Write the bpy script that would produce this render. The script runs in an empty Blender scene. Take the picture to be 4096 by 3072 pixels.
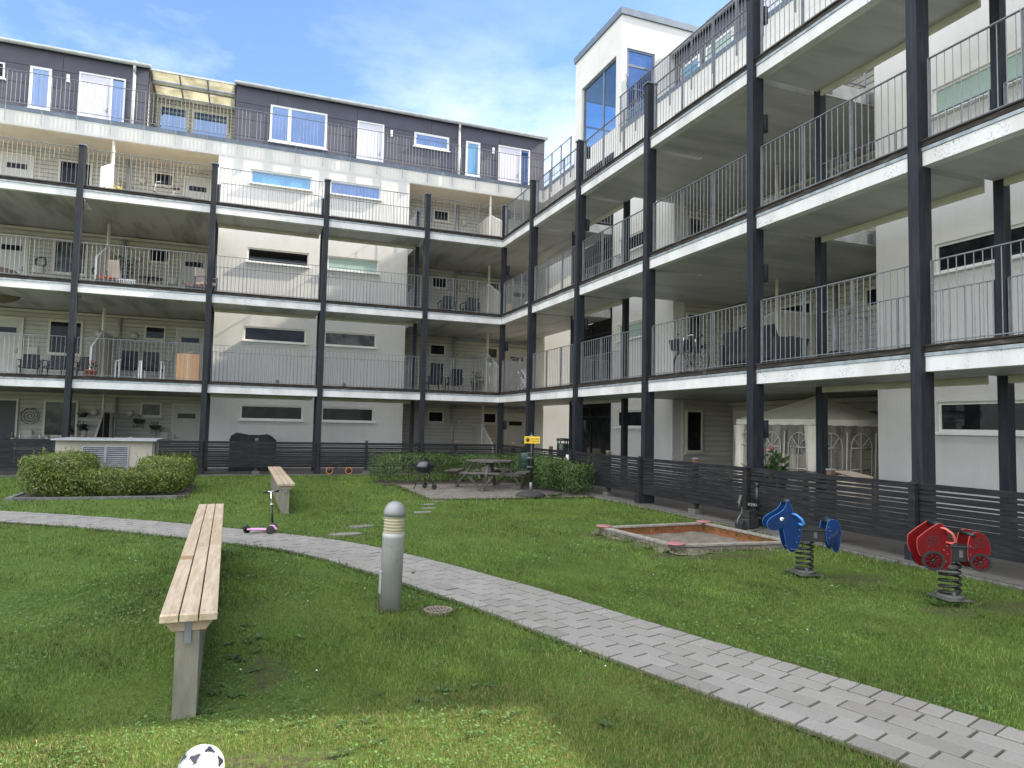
import bpy, bmesh, math, random
import numpy as np
from mathutils import Vector, Matrix
random.seed(7); rng = np.random.default_rng(7)
SC = bpy.context.scene; COL = SC.collection
R = math.radians; PI = math.pi

# ------------------------------------------------------------------ materials
def _nt(name):
    m = bpy.data.materials.new(name); m.use_nodes = True
    nt = m.node_tree; nt.nodes.clear()
    o = nt.nodes.new('ShaderNodeOutputMaterial'); b = nt.nodes.new('ShaderNodeBsdfPrincipled')
    nt.links.new(b.outputs[0], o.inputs[0]); return m, nt, b, o
def node(nt, t, **kw):
    n = nt.nodes.new('ShaderNode' + t)
    for k, v in kw.items():
        if k in n.inputs and not hasattr(n, k): n.inputs[k].default_value = v
        else: setattr(n, k, v)
    return n
def c4(c): return (c[0], c[1], c[2], 1)
def noise(nt, scale, detail=4, rough=.6, stretch=None):
    g = node(nt, 'NewGeometry'); src = g.outputs['Position']
    if stretch:
        mp = node(nt, 'Mapping'); mp.inputs['Scale'].default_value = stretch
        nt.links.new(src, mp.inputs[0]); src = mp.outputs[0]
    n = node(nt, 'TexNoise'); n.inputs['Scale'].default_value = scale
    n.inputs['Detail'].default_value = detail; n.inputs['Roughness'].default_value = rough
    nt.links.new(src, n.inputs['Vector']); return n.outputs['Fac']
def ramp(nt, fac, a, b, ca=0, cb=1):
    r = node(nt, 'MapRange'); r.inputs[1].default_value = a; r.inputs[2].default_value = b
    r.inputs[3].default_value = ca; r.inputs[4].default_value = cb
    nt.links.new(fac, r.inputs[0]); return r.outputs[0]
def mixc(nt, fac, a, b, mode='MIX'):
    m = node(nt, 'Mix', data_type='RGBA', blend_type=mode)
    if isinstance(fac, (int, float)): m.inputs[0].default_value = fac
    else: nt.links.new(fac, m.inputs[0])
    for i, v in ((6, a), (7, b)):
        if isinstance(v, (tuple, list)): m.inputs[i].default_value = c4(v)
        else: nt.links.new(v, m.inputs[i])
    return m.outputs[2]
def mul(nt, a, b):
    m = node(nt, 'Math', operation='MULTIPLY')
    for i, v in enumerate((a, b)):
        if isinstance(v, (int, float)): m.inputs[i].default_value = v
        else: nt.links.new(v, m.inputs[i])
    return m.outputs[0]
def bump(nt, b, h, strength, dist=.01):
    n = node(nt, 'Bump'); n.inputs['Strength'].default_value = strength; n.inputs['Distance'].default_value = dist
    nt.links.new(h, n.inputs['Height']); nt.links.new(n.outputs[0], b.inputs['Normal'])
def mat(name, col, rough=.6, metal=0, var=None, scale=3, amt=(.4, .65), bumpv=None, stretch=None, spec=.5, grime=None):
    m, nt, b, o = _nt(name)
    b.inputs['Roughness'].default_value = rough; b.inputs['Metallic'].default_value = metal
    b.inputs['Specular IOR Level'].default_value = spec
    if var:
        f = ramp(nt, noise(nt, scale, stretch=stretch), *amt)
        c = mixc(nt, f, col, var)
        if grime:   # (colour, fine scale, fine lo, fine hi, mask scale, mask lo, mask hi)
            g = mul(nt, ramp(nt, noise(nt, grime[1], 5, .7), grime[2], grime[3]), ramp(nt, noise(nt, grime[4], 2), grime[5], grime[6]))
            c = mixc(nt, g, c, grime[0])
        nt.links.new(c, b.inputs['Base Color'])
    else: b.inputs['Base Color'].default_value = c4(col)
    if bumpv: bump(nt, b, noise(nt, bumpv[0], 6, .65, stretch), bumpv[1], bumpv[2] if len(bumpv) > 2 else .01)
    return m
M = {}
M['white'] = mat('white_painted_fascia', (.655, .645, .63), .55, spec=.3, var=(.53, .515, .49), scale=1.6, stretch=(1, 1, .35), grime=((.13, .125, .11), 30, .54, .64, 1.9, .49, .62), bumpv=(30, .15, .004))
M['plainwhite'] = mat('white_paint', (.80, .80, .78), .4, var=(.70, .70, .67), scale=3)
def stucco_mat():
    m, nt, b, o = _nt('white_stucco'); b.inputs['Roughness'].default_value = .9; b.inputs['Specular IOR Level'].default_value = .2
    c = mixc(nt, ramp(nt, noise(nt, .55), .35, .75), (.61, .592, .555), (.55, .532, .495))
    c = mixc(nt, mul(nt, ramp(nt, noise(nt, 2.6, 5, .7, (2.2, 2.2, .12)), .54, .78), .22), c, (.34, .325, .29))
    c = mixc(nt, mul(nt, ramp(nt, noise(nt, 1.4, 4), .55, .75), .25), c, (.42, .41, .35))
    nt.links.new(c, b.inputs['Base Color']); bump(nt, b, noise(nt, 30, 6, .65), .45, .014); return m
M['stucco'] = stucco_mat()
M['soffitcream'] = mat('cream_soffit', (.66, .58, .45), .8, var=(.60, .52, .40), scale=1)
M['siding'] = mat('cream_siding', (.50, .472, .405), .7, var=(.43, .405, .345), scale=1.3, stretch=(1, 1, 4))
M['joint_shade'] = mat('siding_joint_shade', (.24, .225, .19), .8)  # board joint, with the shade under each lap put into its colour
M['cream'] = mat('cream_trim', (.57, .54, .46), .6, var=(.48, .45, .375), scale=2)
M['soffit'] = mat('grey_concrete_soffit', (.385, .375, .35), .5, var=(.215, .21, .195), scale=.9, stretch=(1.9, .3, 1), amt=(.47, .64), bumpv=(9, .12), grime=((.10, .10, .09), 3, .58, .75, .5, .5, .7))
M['soffitx'] = mat('grey_concrete_soffit_across', (.44, .432, .41), .5, var=(.29, .284, .27), scale=.9, stretch=(.35, 1.8, 1), amt=(.42, .68), bumpv=(9, .12), grime=((.10, .10, .09), 3, .58, .75, .5, .5, .7))
M['column'] = mat('charcoal_painted_timber', (.014, .016, .021), .5, spec=.22, var=(.026, .028, .033), scale=7, stretch=(3, 3, .3), bumpv=(26, .2, .004), grime=((.20, .19, .17), 60, .70, .74, 2, .5, .6))
M['fence'] = mat('charcoal_fence_boards', (.014, .0148, .017), .6, spec=.18, var=(.032, .032, .032), scale=5, stretch=(.6, .6, 5), amt=(.42, .72), bumpv=(30, .3, .004), grime=((.20, .19, .17), 22, .66, .74, 1.1, .5, .65))
M['steel'] = mat('galvanised_steel', (.21, .22, .235), .5, .35, var=(.16, .168, .178), scale=9)
M['zinc'] = mat('zinc_flashing', (.33, .365, .38), .5, .3, var=(.20, .22, .23), scale=6, grime=((.17, .10, .05), 5, .5, .7, .35, .58, .7))
M['edgewood'] = mat('weathered_edge_board', (.038, .032, .027), .85, spec=.2, var=(.16, .142, .12), scale=4, amt=(.52, .8), stretch=(.8, .8, 6), bumpv=(40, .4, .004))
M['panel'] = mat('charcoal_facade_panel', (.058, .055, .074), .65, var=(.072, .068, .088), scale=1.5)
M['flash'] = mat('blue_grey_flashing', (.15, .18, .22), .5, .3, var=(.12, .145, .18), scale=3)
M['roof'] = mat('dark_roof_sheet', (.05, .052, .06), .5, .3, var=(.07, .07, .08))
M['gutter'] = mat('zinc_gutter', (.52, .52, .50), .45, .4, var=(.40, .40, .38), scale=5)
M['frame'] = mat('white_window_frame', (.68, .66, .61), .45, var=(.62, .60, .55), scale=2)
M['creamframe'] = mat('cream_window_frame', (.62, .58, .48), .45, var=(.56, .52, .42), scale=2)
M['door'] = mat('pale_door_leaf', (.50, .49, .44), .5, var=(.46, .45, .40), scale=2)
M['whitedoor'] = mat('white_door_leaf', (.56, .54, .585), .5, var=(.53, .51, .55), scale=2)
M['darkdoor'] = mat('dark_door_opening', (.02, .022, .026), .4, var=(.03, .03, .034))
M['black'] = mat('black_plastic', (.012, .012, .014), .4, var=(.02, .02, .022), scale=8)
M['rubber'] = mat('black_rubber', (.02, .02, .02), .8, var=(.04, .038, .034), scale=12)
M['wicker'] = mat('black_wicker', (.018, .018, .022), .6, var=(.035, .035, .04), scale=40, bumpv=(90, .5, .005))
M['concrete'] = mat('bench_concrete', (.235, .215, .165), .9, var=(.135, .125, .095), scale=6, stretch=(1, 1, .3), amt=(.38, .68), bumpv=(38, .4, .006), grime=((.12, .13, .07), 8, .5, .7, 1.5, .48, .68))
M['block'] = mat('concrete_block', (.12, .115, .105), .9, var=(.08, .076, .07), scale=7, bumpv=(30, .3))
M['ventwall'] = mat('rendered_box_wall', (.47, .42, .34), .9, var=(.39, .345, .275), scale=2.2, bumpv=(40, .3))
M['ventmetal'] = mat('grey_louvre_metal', (.40, .41, .42), .45, .5, var=(.34, .35, .36), scale=5)
M['bollard'] = mat('silver_grey_paint', (.41, .40, .385), .42, .1, var=(.35, .345, .33), scale=5, grime=((.14, .14, .12), 14, .6, .72, 2, .5, .65))
M['bollardcap'] = mat('silver_grey_cap', (.24, .24, .235), .35, .2, var=(.20, .20, .195))
M['moss'] = mat('mossy_joint_sand', (.048, .048, .026), .95, var=(.075, .066, .045), scale=6)
M['kerb'] = mat('grey_kerb', (.16, .155, .14), .9, var=(.10, .10, .09), scale=8, bumpv=(30, .3))
M['soil'] = mat('dark_soil', (.05, .04, .03), .95, var=(.08, .065, .05), scale=14, bumpv=(25, .6, .02))
M['sand'] = mat('grey_play_sand', (.165, .14, .11), .95, var=(.11, .095, .072), scale=9, bumpv=(14, .8, .03))
M['silverwood'] = mat('silvered_old_board', (.27, .245, .21), .8, var=(.17, .15, .125), scale=5, stretch=(3, 3, 3), bumpv=(30, .3, .004))
M['orangewood'] = mat('orange_stained_board', (.27, .095, .028), .7, var=(.19, .065, .02), scale=4, bumpv=(20, .2))
M['pinkplate'] = mat('faded_red_plate', (.36, .14, .14), .6, var=(.30, .125, .12), scale=6)
M['tablewood'] = mat('dark_stained_table_wood', (.060, .052, .044), .7, var=(.10, .088, .074), scale=7, bumpv=(40, .3, .004))
M['bin'] = mat('dark_green_bin', (.010, .028, .020), .35, var=(.016, .038, .028), scale=5)
M['yellow'] = mat('yellow_sign_face', (.88, .60, .045), .45, var=(.84, .56, .04), scale=3)
M['signink'] = mat('dark_sign_lettering', (.045, .035, .02), .5)
M['signred'] = mat('red_sign_ring', (.30, .035, .012), .5)
M['blue'] = mat('blue_play_panel', (.003, .024, .095), .5, spec=.16, var=(.003, .019, .075), scale=4, grime=((.16, .22, .30), 45, .66, .70, 3, .52, .62))
M['bluelight'] = mat('blue_panel_edge', (.06, .25, .62), .4, var=(.04, .20, .55))
M['red'] = mat('red_play_panel', (.125, .003, .005), .5, spec=.16, var=(.10, .003, .004), scale=4, grime=((.30, .20, .18), 45, .66, .70, 3, .52, .62))
M['redlight'] = mat('red_panel_edge', (.58, .12, .09), .45, var=(.50, .09, .07))
M['plate'] = mat('grey_steel_plate', (.13, .13, .115), .65, .3, var=(.07, .07, .058), scale=9)
M['pink'] = mat('pink_plastic', (.66, .33, .56), .4, var=(.62, .30, .52))
M['chrome'] = mat('chromed_tube', (.72, .72, .70), .2, .9)
M['orange'] = mat('orange_tyre_rim', (.50, .165, .055), .6, var=(.42, .13, .045))
M['copper'] = mat('brown_post_wood', (.13, .066, .036), .7, var=(.085, .045, .026), scale=8)
M['tent'] = mat('ivory_tent_fabric', (.82, .75, .62), .8, var=(.74, .67, .54), scale=2.5, bumpv=(7, .5, .03))
M['tape'] = mat('white_window_tape', (.52, .49, .43), .7)
M['card'] = mat('brown_cardboard', (.50, .29, .145), .8, var=(.45, .26, .13), scale=3)
M['terracotta'] = mat('terracotta_pot', (.36, .13, .075), .8, var=(.30, .10, .06))
M['lampshade'] = mat('opal_lamp_glass', (.52, .48, .40), .3, var=(.48, .44, .36))
M['fabricgrey'] = mat('dark_grey_cover_fabric', (.020, .019, .022), .85, spec=.2, var=(.034, .032, .036), scale=4, bumpv=(6, .6, .04))
M['linen'] = mat('beige_cushion_fabric', (.52, .43, .33), .85, var=(.45, .37, .28))
M['flower'] = mat('pink_petals', (.72, .09, .16), .7, var=(.75, .25, .22), scale=30)
M['redflower'] = mat('red_petals', (.50, .025, .03), .7, var=(.40, .02, .03), scale=30)
M['daisy'] = mat('white_petals', (.80, .80, .76), .7)
M['screen'] = mat('white_privacy_screen', (.62, .59, .52), .6, var=(.56, .53, .46), scale=2)
M['digger'] = mat('grey_digger_plastic', (.026, .026, .027), .55, spec=.25, var=(.045, .045, .044), scale=8)
M['stone'] = mat('grey_stepping_stone', (.19, .18, .155), .9, var=(.13, .125, .10), scale=9, bumpv=(25, .4, .006))
M['iron'] = mat('rusty_cast_iron', (.19, .165, .135), .7, .2, var=(.26, .20, .15), scale=14)
M['bark'] = mat('brown_twigs', (.07, .05, .035), .9, var=(.10, .075, .05), scale=20)
M['blanket'] = mat('striped_textile', (.55, .55, .62), .9, var=(.10, .10, .22), scale=12, amt=(.5, .52))
M['trough'] = mat('dark_planter_box', (.03, .028, .028), .6, var=(.05, .045, .042), scale=6)

def wood_mat(name, a, b, scale=1.0):
    m, nt, bs, o = _nt(name)
    bs.inputs['Roughness'].default_value = .72
    f = noise(nt, 3.2 * scale, 5, .6, (9, .8, 9)); g = noise(nt, 24 * scale, 4, .6, (6, .25, 6))
    at = node(nt, 'Attribute'); at.attribute_name = 'tone'
    c = mixc(nt, ramp(nt, f, .38, .64), a, b)
    c = mixc(nt, mul(nt, ramp(nt, g, .55, .72), .55), c, (a[0] * .45, a[1] * .38, a[2] * .3))
    c = mixc(nt, at.outputs['Fac'], c, (b[0] * .55, b[1] * .42, b[2] * .28))
    nt.links.new(c, bs.inputs['Base Color']); bump(nt, bs, g, .25, .003); return m
M['pine'] = wood_mat('pale_pine_planks', (.36, .275, .175), (.47, .385, .27))
M['pine2'] = wood_mat('older_pine_planks', (.33, .25, .165), (.41, .325, .23))

def glass_mat(name, tint, gloss, base, inner=None):
    m, nt, b, o = _nt(name)
    b.inputs['Base Color'].default_value = c4(base); b.inputs['Roughness'].default_value = .35; b.inputs['Specular IOR Level'].default_value = .05
    if inner:
        nt.links.new(mixc(nt, ramp(nt, noise(nt, *inner[1:]), .42, .6), base, inner[0]), b.inputs['Base Color'])
    g = node(nt, 'BsdfGlossy'); g.inputs['Color'].default_value = c4(tint); g.inputs['Roughness'].default_value = .015
    lw = node(nt, 'LayerWeight'); lw.inputs[0].default_value = .35
    f = ramp(nt, lw.outputs['Fresnel'], .1, 1, gloss, .9)
    mx = node(nt, 'MixShader'); nt.links.new(f, mx.inputs[0]); nt.links.new(b.outputs[0], mx.inputs[1]); nt.links.new(g.outputs[0], mx.inputs[2])
    nt.links.new(mx.outputs[0], o.inputs[0]); return m
M['glass'] = glass_mat('dark_window_glass', (.8, .86, .95), .014, (.006, .007, .008), ((.018, .018, .019), 3.0))
M['glasssky'] = glass_mat('sky_reflecting_glass', (.55, .72, 1), .26, (.012, .03, .10), ((.03, .06, .16), 2.0))
M['glassblind'] = glass_mat('glass_with_pale_blind', (.8, .9, .95), .05, (.30, .39, .34))
M['glassblue'] = glass_mat('glass_with_blue_blind', (.7, .85, 1), .1, (.10, .26, .42))
M['glassdusk'] = glass_mat('glass_with_curtain', (.8, .85, .9), .014, (.03, .03, .027), ((.11, .105, .09), 2.2))
def clear_mat(name, tint, gl):
    m, nt, b, o = _nt(name); nt.nodes.remove(b)
    t = node(nt, 'BsdfTransparent'); t.inputs[0].default_value = c4(tint)
    g = node(nt, 'BsdfGlossy'); g.inputs['Roughness'].default_value = .02
    mx = node(nt, 'MixShader'); mx.inputs[0].default_value = gl
    nt.links.new(t.outputs[0], mx.inputs[1]); nt.links.new(g.outputs[0], mx.inputs[2]); nt.links.new(mx.outputs[0], o.inputs[0]); return m
M['clear'] = clear_mat('clear_tower_glass', (.62, .8, .95), .22)
def vinyl_mat():
    m, nt, b, o = _nt('milky_tent_vinyl'); b.inputs['Base Color'].default_value = c4((.55, .50, .41)); b.inputs['Roughness'].default_value = .3
    t = node(nt, 'BsdfTransparent'); t.inputs[0].default_value = c4((.72, .68, .6)); mx = node(nt, 'MixShader')
    nt.links.new(ramp(nt, noise(nt, 5, 3, .5, (1, 1, .25)), .35, .7, .18, .6), mx.inputs[0]); nt.links.new(t.outputs[0], mx.inputs[1]); nt.links.new(b.outputs[0], mx.inputs[2]); nt.links.new(mx.outputs[0], o.inputs[0]); return m
M['vinyl'] = vinyl_mat()
M['showcase'] = clear_mat('clear_dark_window_glass', (.30, .31, .32), .03)
M['celadon'] = mat('pale_green_glaze', (.50, .60, .52), .3)
def trans_mat(name, col, var, scale, k=.5, amt=(.4, .65)):
    m, nt, b, o = _nt(name); c = mixc(nt, ramp(nt, noise(nt, scale), *amt), col, var)
    nt.links.new(c, b.inputs['Base Color']); b.inputs['Roughness'].default_value = .6
    t = node(nt, 'BsdfTranslucent'); nt.links.new(c, t.inputs[0])
    mx = node(nt, 'MixShader'); mx.inputs[0].default_value = k
    nt.links.new(b.outputs[0], mx.inputs[1]); nt.links.new(t.outputs[0], mx.inputs[2]); nt.links.new(mx.outputs[0], o.inputs[0]); return m
M['poly'] = trans_mat('yellowed_roof_panel', (.72, .69, .56), (.48, .45, .35), 1.4, .65)
M['lens'] = trans_mat('frosted_lamp_lens', (.50, .45, .29), (.42, .38, .25), 5, .3)
M['plantleaf'] = trans_mat('pot_plant_leaves', (.05, .10, .03), (.09, .15, .04), 20, .3)
M['yellowleaf'] = trans_mat('yellow_shrub_leaves', (.45, .42, .05), (.55, .48, .10), 20, .3)
def leaf_mat(name, k=.3):
    m, nt, b, o = _nt(name)
    at = node(nt, 'Attribute'); at.attribute_name = 'col'
    nt.links.new(at.outputs['Color'], b.inputs['Base Color']); b.inputs['Roughness'].default_value = .5
    b.inputs['Specular IOR Level'].default_value = .3
    t = node(nt, 'BsdfTranslucent'); nt.links.new(at.outputs['Color'], t.inputs[0])
    mx = node(nt, 'MixShader'); mx.inputs[0].default_value = k
    nt.links.new(b.outputs[0], mx.inputs[1]); nt.links.new(t.outputs[0], mx.inputs[2]); nt.links.new(mx.outputs[0], o.inputs[0]); return m
M['blade'] = leaf_mat('grass_blades', .3); M['leaf'] = leaf_mat('hedge_leaves', .3)
def paver_mat(name, a, b_):
    m, nt, b, o = _nt(name); b.inputs['Roughness'].default_value = .85
    at = node(nt, 'Attribute'); at.attribute_name = 'tone'
    c = mixc(nt, at.outputs['Fac'], a, b_)
    c = mixc(nt, mul(nt, ramp(nt, noise(nt, 60, 4), .5, .8), .5), c, (a[0] * .5, a[1] * .5, a[2] * .48))
    c = mixc(nt, mul(nt, ramp(nt, noise(nt, 1.3, 3), .48, .72), .35), c, (a[0] * .62, a[1] * .62, a[2] * .56))
    nt.links.new(c, b.inputs['Base Color']); bump(nt, b, noise(nt, 90, 5), .35, .004); return m
M['paver'] = paver_mat('grey_path_pavers', (.245, .230, .203), (.170, .158, .137))
M['patiopaver'] = paver_mat('worn_patio_setts', (.20, .178, .15), (.125, .112, .092))
M['slab'] = paver_mat('dark_paving_slabs', (.105, .096, .085), (.075, .07, .062))
def lawn_mat():
    m, nt, b, o = _nt('lawn_turf'); b.inputs['Roughness'].default_value = .95; b.inputs['Specular IOR Level'].default_value = .1
    c = mixc(nt, ramp(nt, noise(nt, .9, 4), .35, .68), (.070, .116, .021), (.095, .138, .030))
    c = mixc(nt, mul(nt, ramp(nt, noise(nt, 30, 5, .7), .45, .72), .7), c, (.030, .044, .012))
    at = node(nt, 'Attribute'); at.attribute_name = 'bare'
    c = mixc(nt, mul(nt, at.outputs['Fac'], ramp(nt, noise(nt, 16, 5, .75), .38, .58)), c, (.058, .050, .032))
    nt.links.new(c, b.inputs['Base Color']); bump(nt, b, noise(nt, 22, 6, .7), .9, .03); return m
M['lawn'] = lawn_mat()
M['earth'] = mat('bare_ground', (.10, .095, .08), .95, var=(.07, .07, .055), scale=2)

# ------------------------------------------------------------------ mesh helpers
class MB:
    def __init__(s): s.v = []; s.f = []; s.sm = []
    def add(s, vs, fs, smooth=False):
        n = len(s.v); s.v += [tuple(v) for v in vs]; s.f += [tuple(i + n for i in f) for f in fs]; s.sm += [smooth] * len(fs); return s
    def box(s, x0, y0, z0, x1, y1, z1):
        x0, x1 = sorted((x0, x1)); y0, y1 = sorted((y0, y1)); z0, z1 = sorted((z0, z1))
        return s.add([(x0, y0, z0), (x1, y0, z0), (x1, y1, z0), (x0, y1, z0), (x0, y0, z1), (x1, y0, z1), (x1, y1, z1), (x0, y1, z1)],
                     [(0, 3, 2, 1), (4, 5, 6, 7), (0, 1, 5, 4), (1, 2, 6, 5), (2, 3, 7, 6), (3, 0, 4, 7)])
    def pbox(s, P, a0, a1, d0, d1, z0, z1):
        p = P(a0, d0, z0); q = P(a1, d1, z1); return s.box(*p, *q)
    def hexa(s, c):   # 8 corners, box order
        return s.add(c, [(0, 3, 2, 1), (4, 5, 6, 7), (0, 1, 5, 4), (1, 2, 6, 5), (2, 3, 7, 6), (3, 0, 4, 7)])
    def bar(s, p, q, w, h, up=(0, 0, 1)):
        p = Vector(p); q = Vector(q); d = (q - p).normalized(); u = Vector(up)
        if abs(d.dot(u)) > .98: u = Vector((1, 0, 0))
        a = d.cross(u).normalized() * (w / 2); b = a.cross(d).normalized() * (h / 2)
        return s.hexa([p - a - b, p + a - b, q + a - b, q - a - b, p - a + b, p + a + b, q + a + b, q - a + b])
    def tube(s, pts, r, n=8, closed=False, caps=True):
        P = [Vector(p) for p in pts]; m = len(P); rr = r if isinstance(r, (list, tuple)) else [r] * m
        up = None; vs = []; fs = []
        for i in range(m):
            if closed: t = P[(i + 1) % m] - P[i - 1]
            else: t = P[min(i + 1, m - 1)] - P[max(i - 1, 0)]
            t.normalize()
            if up is None: up = Vector((0, 0, 1)) if abs(t.z) < .9 else Vector((1, 0, 0))
            a = t.cross(up).normalized(); b = a.cross(t).normalized(); up = b
            for k in range(n):
                th = 2 * PI * k / n; vs.append(P[i] + (a * math.cos(th) + b * math.sin(th)) * rr[i])
        for i in range(m if closed else m - 1):
            j = (i + 1) % m
            for k in range(n): l = (k + 1) % n; fs.append((i * n + k, i * n + l, j * n + l, j * n + k))
        if caps and not closed: fs += [tuple(range(n - 1, -1, -1)), tuple(range((m - 1) * n, m * n))]
        return s.add(vs, fs, True)
    def lathe(s, prof, c=(0, 0, 0), n=24, axis='z', smooth=True):
        vs = []; fs = []
        for r, z in prof:
            for k in range(n):
                th = 2 * PI * k / n; a, b = r * math.cos(th), r * math.sin(th)
                vs.append({'z': (c[0] + a, c[1] + b, c[2] + z), 'x': (c[0] + z, c[1] + a, c[2] + b), 'y': (c[0] + a, c[1] + z, c[2] + b)}[axis])
        for i in range(len(prof) - 1):
            for k in range(n): l = (k + 1) % n; fs.append((i * n + k, i * n + l, (i + 1) * n + l, (i + 1) * n + k))
        fs += [tuple(range(n - 1, -1, -1)), tuple(range((len(prof) - 1) * n, len(prof) * n))]
        return s.add(vs, fs, smooth)
    def prism(s, poly, F, w0, w1):
        n = len(poly); vs = [F(u, v, w0) for u, v in poly] + [F(u, v, w1) for u, v in poly]
        fs = [tuple(range(n)), tuple(range(2 * n - 1, n - 1, -1))] + [(i, i + n, (i + 1) % n + n, (i + 1) % n) for i in range(n)]
        return s.add(vs, fs)
    def ring(s, poly, inner, F, w0, w1):   # two loops of equal count
        n = len(poly); vs = [F(u, v, w) for w in (w0, w1) for L in (poly, inner) for u, v in L]; fs = []
        for i in range(n):
            j = (i + 1) % n
            fs += [(i, j, n + j, n + i), (2 * n + i, 3 * n + i, 3 * n + j, 2 * n + j), (i, 2 * n + i, 2 * n + j, j), (n + i, n + j, 3 * n + j, 3 * n + i)]
        return s.add(vs, fs)
    def ball(s, c, r, n=12, m=8, sc=(1, 1, 1)):
        vs = [(c[0], c[1], c[2] - r * sc[2])]; fs = []
        for i in range(1, m):
            ph = -PI / 2 + PI * i / m
            for k in range(n):
                th = 2 * PI * k / n; vs.append((c[0] + r * sc[0] * math.cos(ph) * math.cos(th), c[1] + r * sc[1] * math.cos(ph) * math.sin(th), c[2] + r * sc[2] * math.sin(ph)))
        vs.append((c[0], c[1], c[2] + r * sc[2])); L = len(vs) - 1
        for k in range(n):
            l = (k + 1) % n; fs.append((0, 1 + l, 1 + k)); fs.append((L, L - n + k, L - n + l))
            for i in range(m - 2): fs.append((1 + i * n + k, 1 + i * n + l, 1 + (i + 1) * n + l, 1 + (i + 1) * n + k))
        return s.add(vs, fs, True)
    def mesh(s, name, m=None, recalc=True):
        me = bpy.data.meshes.new(name); me.from_pydata(s.v, [], s.f)
        me.polygons.foreach_set('use_smooth', s.sm)
        if recalc:
            bm = bmesh.new(); bm.from_mesh(me); bmesh.ops.recalc_face_normals(bm, faces=bm.faces); bm.to_mesh(me); bm.free()
        if m: me.materials.append(m)
        me.update(); return me
    def build(s, name, m, parent=None, bevel=0, tone=None):
        o = bpy.data.objects.new(name, s.mesh(name, m)); COL.objects.link(o)
        if parent: o.parent = parent
        if bevel:
            b = o.modifiers.new('bevel', 'BEVEL'); b.width = bevel; b.segments = 2; b.limit_method = 'ANGLE'; b.angle_limit = R(50)
        if tone is not None:
            a = o.data.attributes.new('tone', 'FLOAT', 'FACE'); a.data.foreach_set('value', tone)
        return o
def thing(name, label, cat, loc=(0, 0, 0), rz=0, group=None):
    o = bpy.data.objects.new(name, None); COL.objects.link(o); o.location = loc; o.rotation_euler = (0, 0, rz); o.empty_display_size = .2
    tag(o, label, cat, group); return o
def tag(o, label, cat, group=None):
    o['label'] = label; o['category'] = cat
    if group: o['group'] = group
    return o
def kind(o, k): o['kind'] = k; return o
def dup(root, loc, rz, label, group=None):
    r = root.copy(); COL.objects.link(r); r.location = loc; r.rotation_euler = (0, 0, rz); r['label'] = label
    if group: r['group'] = group
    def rec(a, b):
        for ch in list(a.children):
            c = ch.copy(); COL.objects.link(c); c.parent = b; rec(ch, c)
    rec(root, r); return r
def inst(name, me, parent, loc=(0, 0, 0), rot=(0, 0, 0)):
    o = bpy.data.objects.new(name, me); COL.objects.link(o); o.parent = parent; o.location = loc; o.rotation_euler = rot; return o
def text(name, s, size, m, parent, loc, rot, ext=.001, align='CENTER', sx=1):
    cu = bpy.data.curves.new(name, 'FONT'); cu.body = s; cu.size = size; cu.extrude = ext; cu.align_x = align; cu.align_y = 'CENTER'
    t = bpy.data.objects.new(name, cu); COL.objects.link(t)
    me = bpy.data.meshes.new_from_object(t.evaluated_get(bpy.context.evaluated_depsgraph_get())); COL.objects.unlink(t); bpy.data.objects.remove(t)
    me.materials.clear(); me.materials.append(m)
    o = bpy.data.objects.new(name, me); COL.objects.link(o); o.parent = parent; o.location = loc; o.rotation_euler = rot; o.scale = (sx, 1, 1); return o
def fast_mesh(name, V, F, m, col=None, k=None):
    """numpy mesh: V (n,3), F (m,c)"""
    me = bpy.data.meshes.new(name); n, c = F.shape
    me.vertices.add(len(V)); me.vertices.foreach_set('co', V.astype(np.float32).ravel())
    me.loops.add(n * c); me.loops.foreach_set('vertex_index', F.astype(np.int32).ravel())
    me.polygons.add(n); me.polygons.foreach_set('loop_start', np.arange(0, n * c, c, dtype=np.int32))
    me.polygons.foreach_set('loop_total', np.full(n, c, dtype=np.int32)); me.update(calc_edges=True)
    if col is not None:
        a = me.attributes.new('col', 'FLOAT_COLOR', 'FACE'); a.data.foreach_set('color', np.hstack([col, np.ones((n, 1))]).astype(np.float32).ravel())
    me.materials.append(m); o = bpy.data.objects.new(name, me); COL.objects.link(o); return o
PL = lambda plane: (lambda a, d, z: (a, plane - d, z))      # wall facing -Y at y = plane
PR = lambda plane: (lambda a, d, z: (plane - d, a, z))      # wall facing -X at x = plane
# ------------------------------------------------------------------ camera, sun, sky
CAM = Vector((-8.6175, -23.7786, 1.6924)); YAW, PITCH, ROLL = .3650, .0611, .0211
fw = Vector((math.sin(YAW) * math.cos(PITCH), math.cos(YAW) * math.cos(PITCH), math.sin(PITCH)))
r0 = Vector((math.cos(YAW), -math.sin(YAW), 0)); u0 = r0.cross(fw)
rr_ = r0 * math.cos(ROLL) + u0 * math.sin(ROLL); uu_ = u0 * math.cos(ROLL) - r0 * math.sin(ROLL)
cd = bpy.data.cameras.new('camera'); cam = bpy.data.objects.new('camera', cd); COL.objects.link(cam)
cam.matrix_world = Matrix(((rr_.x, uu_.x, -fw.x, CAM.x), (rr_.y, uu_.y, -fw.y, CAM.y), (rr_.z, uu_.z, -fw.z, CAM.z), (0, 0, 0, 1)))
cd.sensor_width = 36; cd.lens = 36 * 2791.36 / 4096; cd.clip_end = 1000; SC.camera = cam
SUN = Vector((1, -.16, .74)).normalized()
sd = bpy.data.lights.new('sun', 'SUN'); sd.energy = 5; sd.angle = R(.5); sd.color = (1, .91, .77)
so = bpy.data.objects.new('sun', sd); COL.objects.link(so); so.rotation_euler = SUN.to_track_quat('Z', 'Y').to_euler(); so.location = (20, -10, 30)
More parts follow.
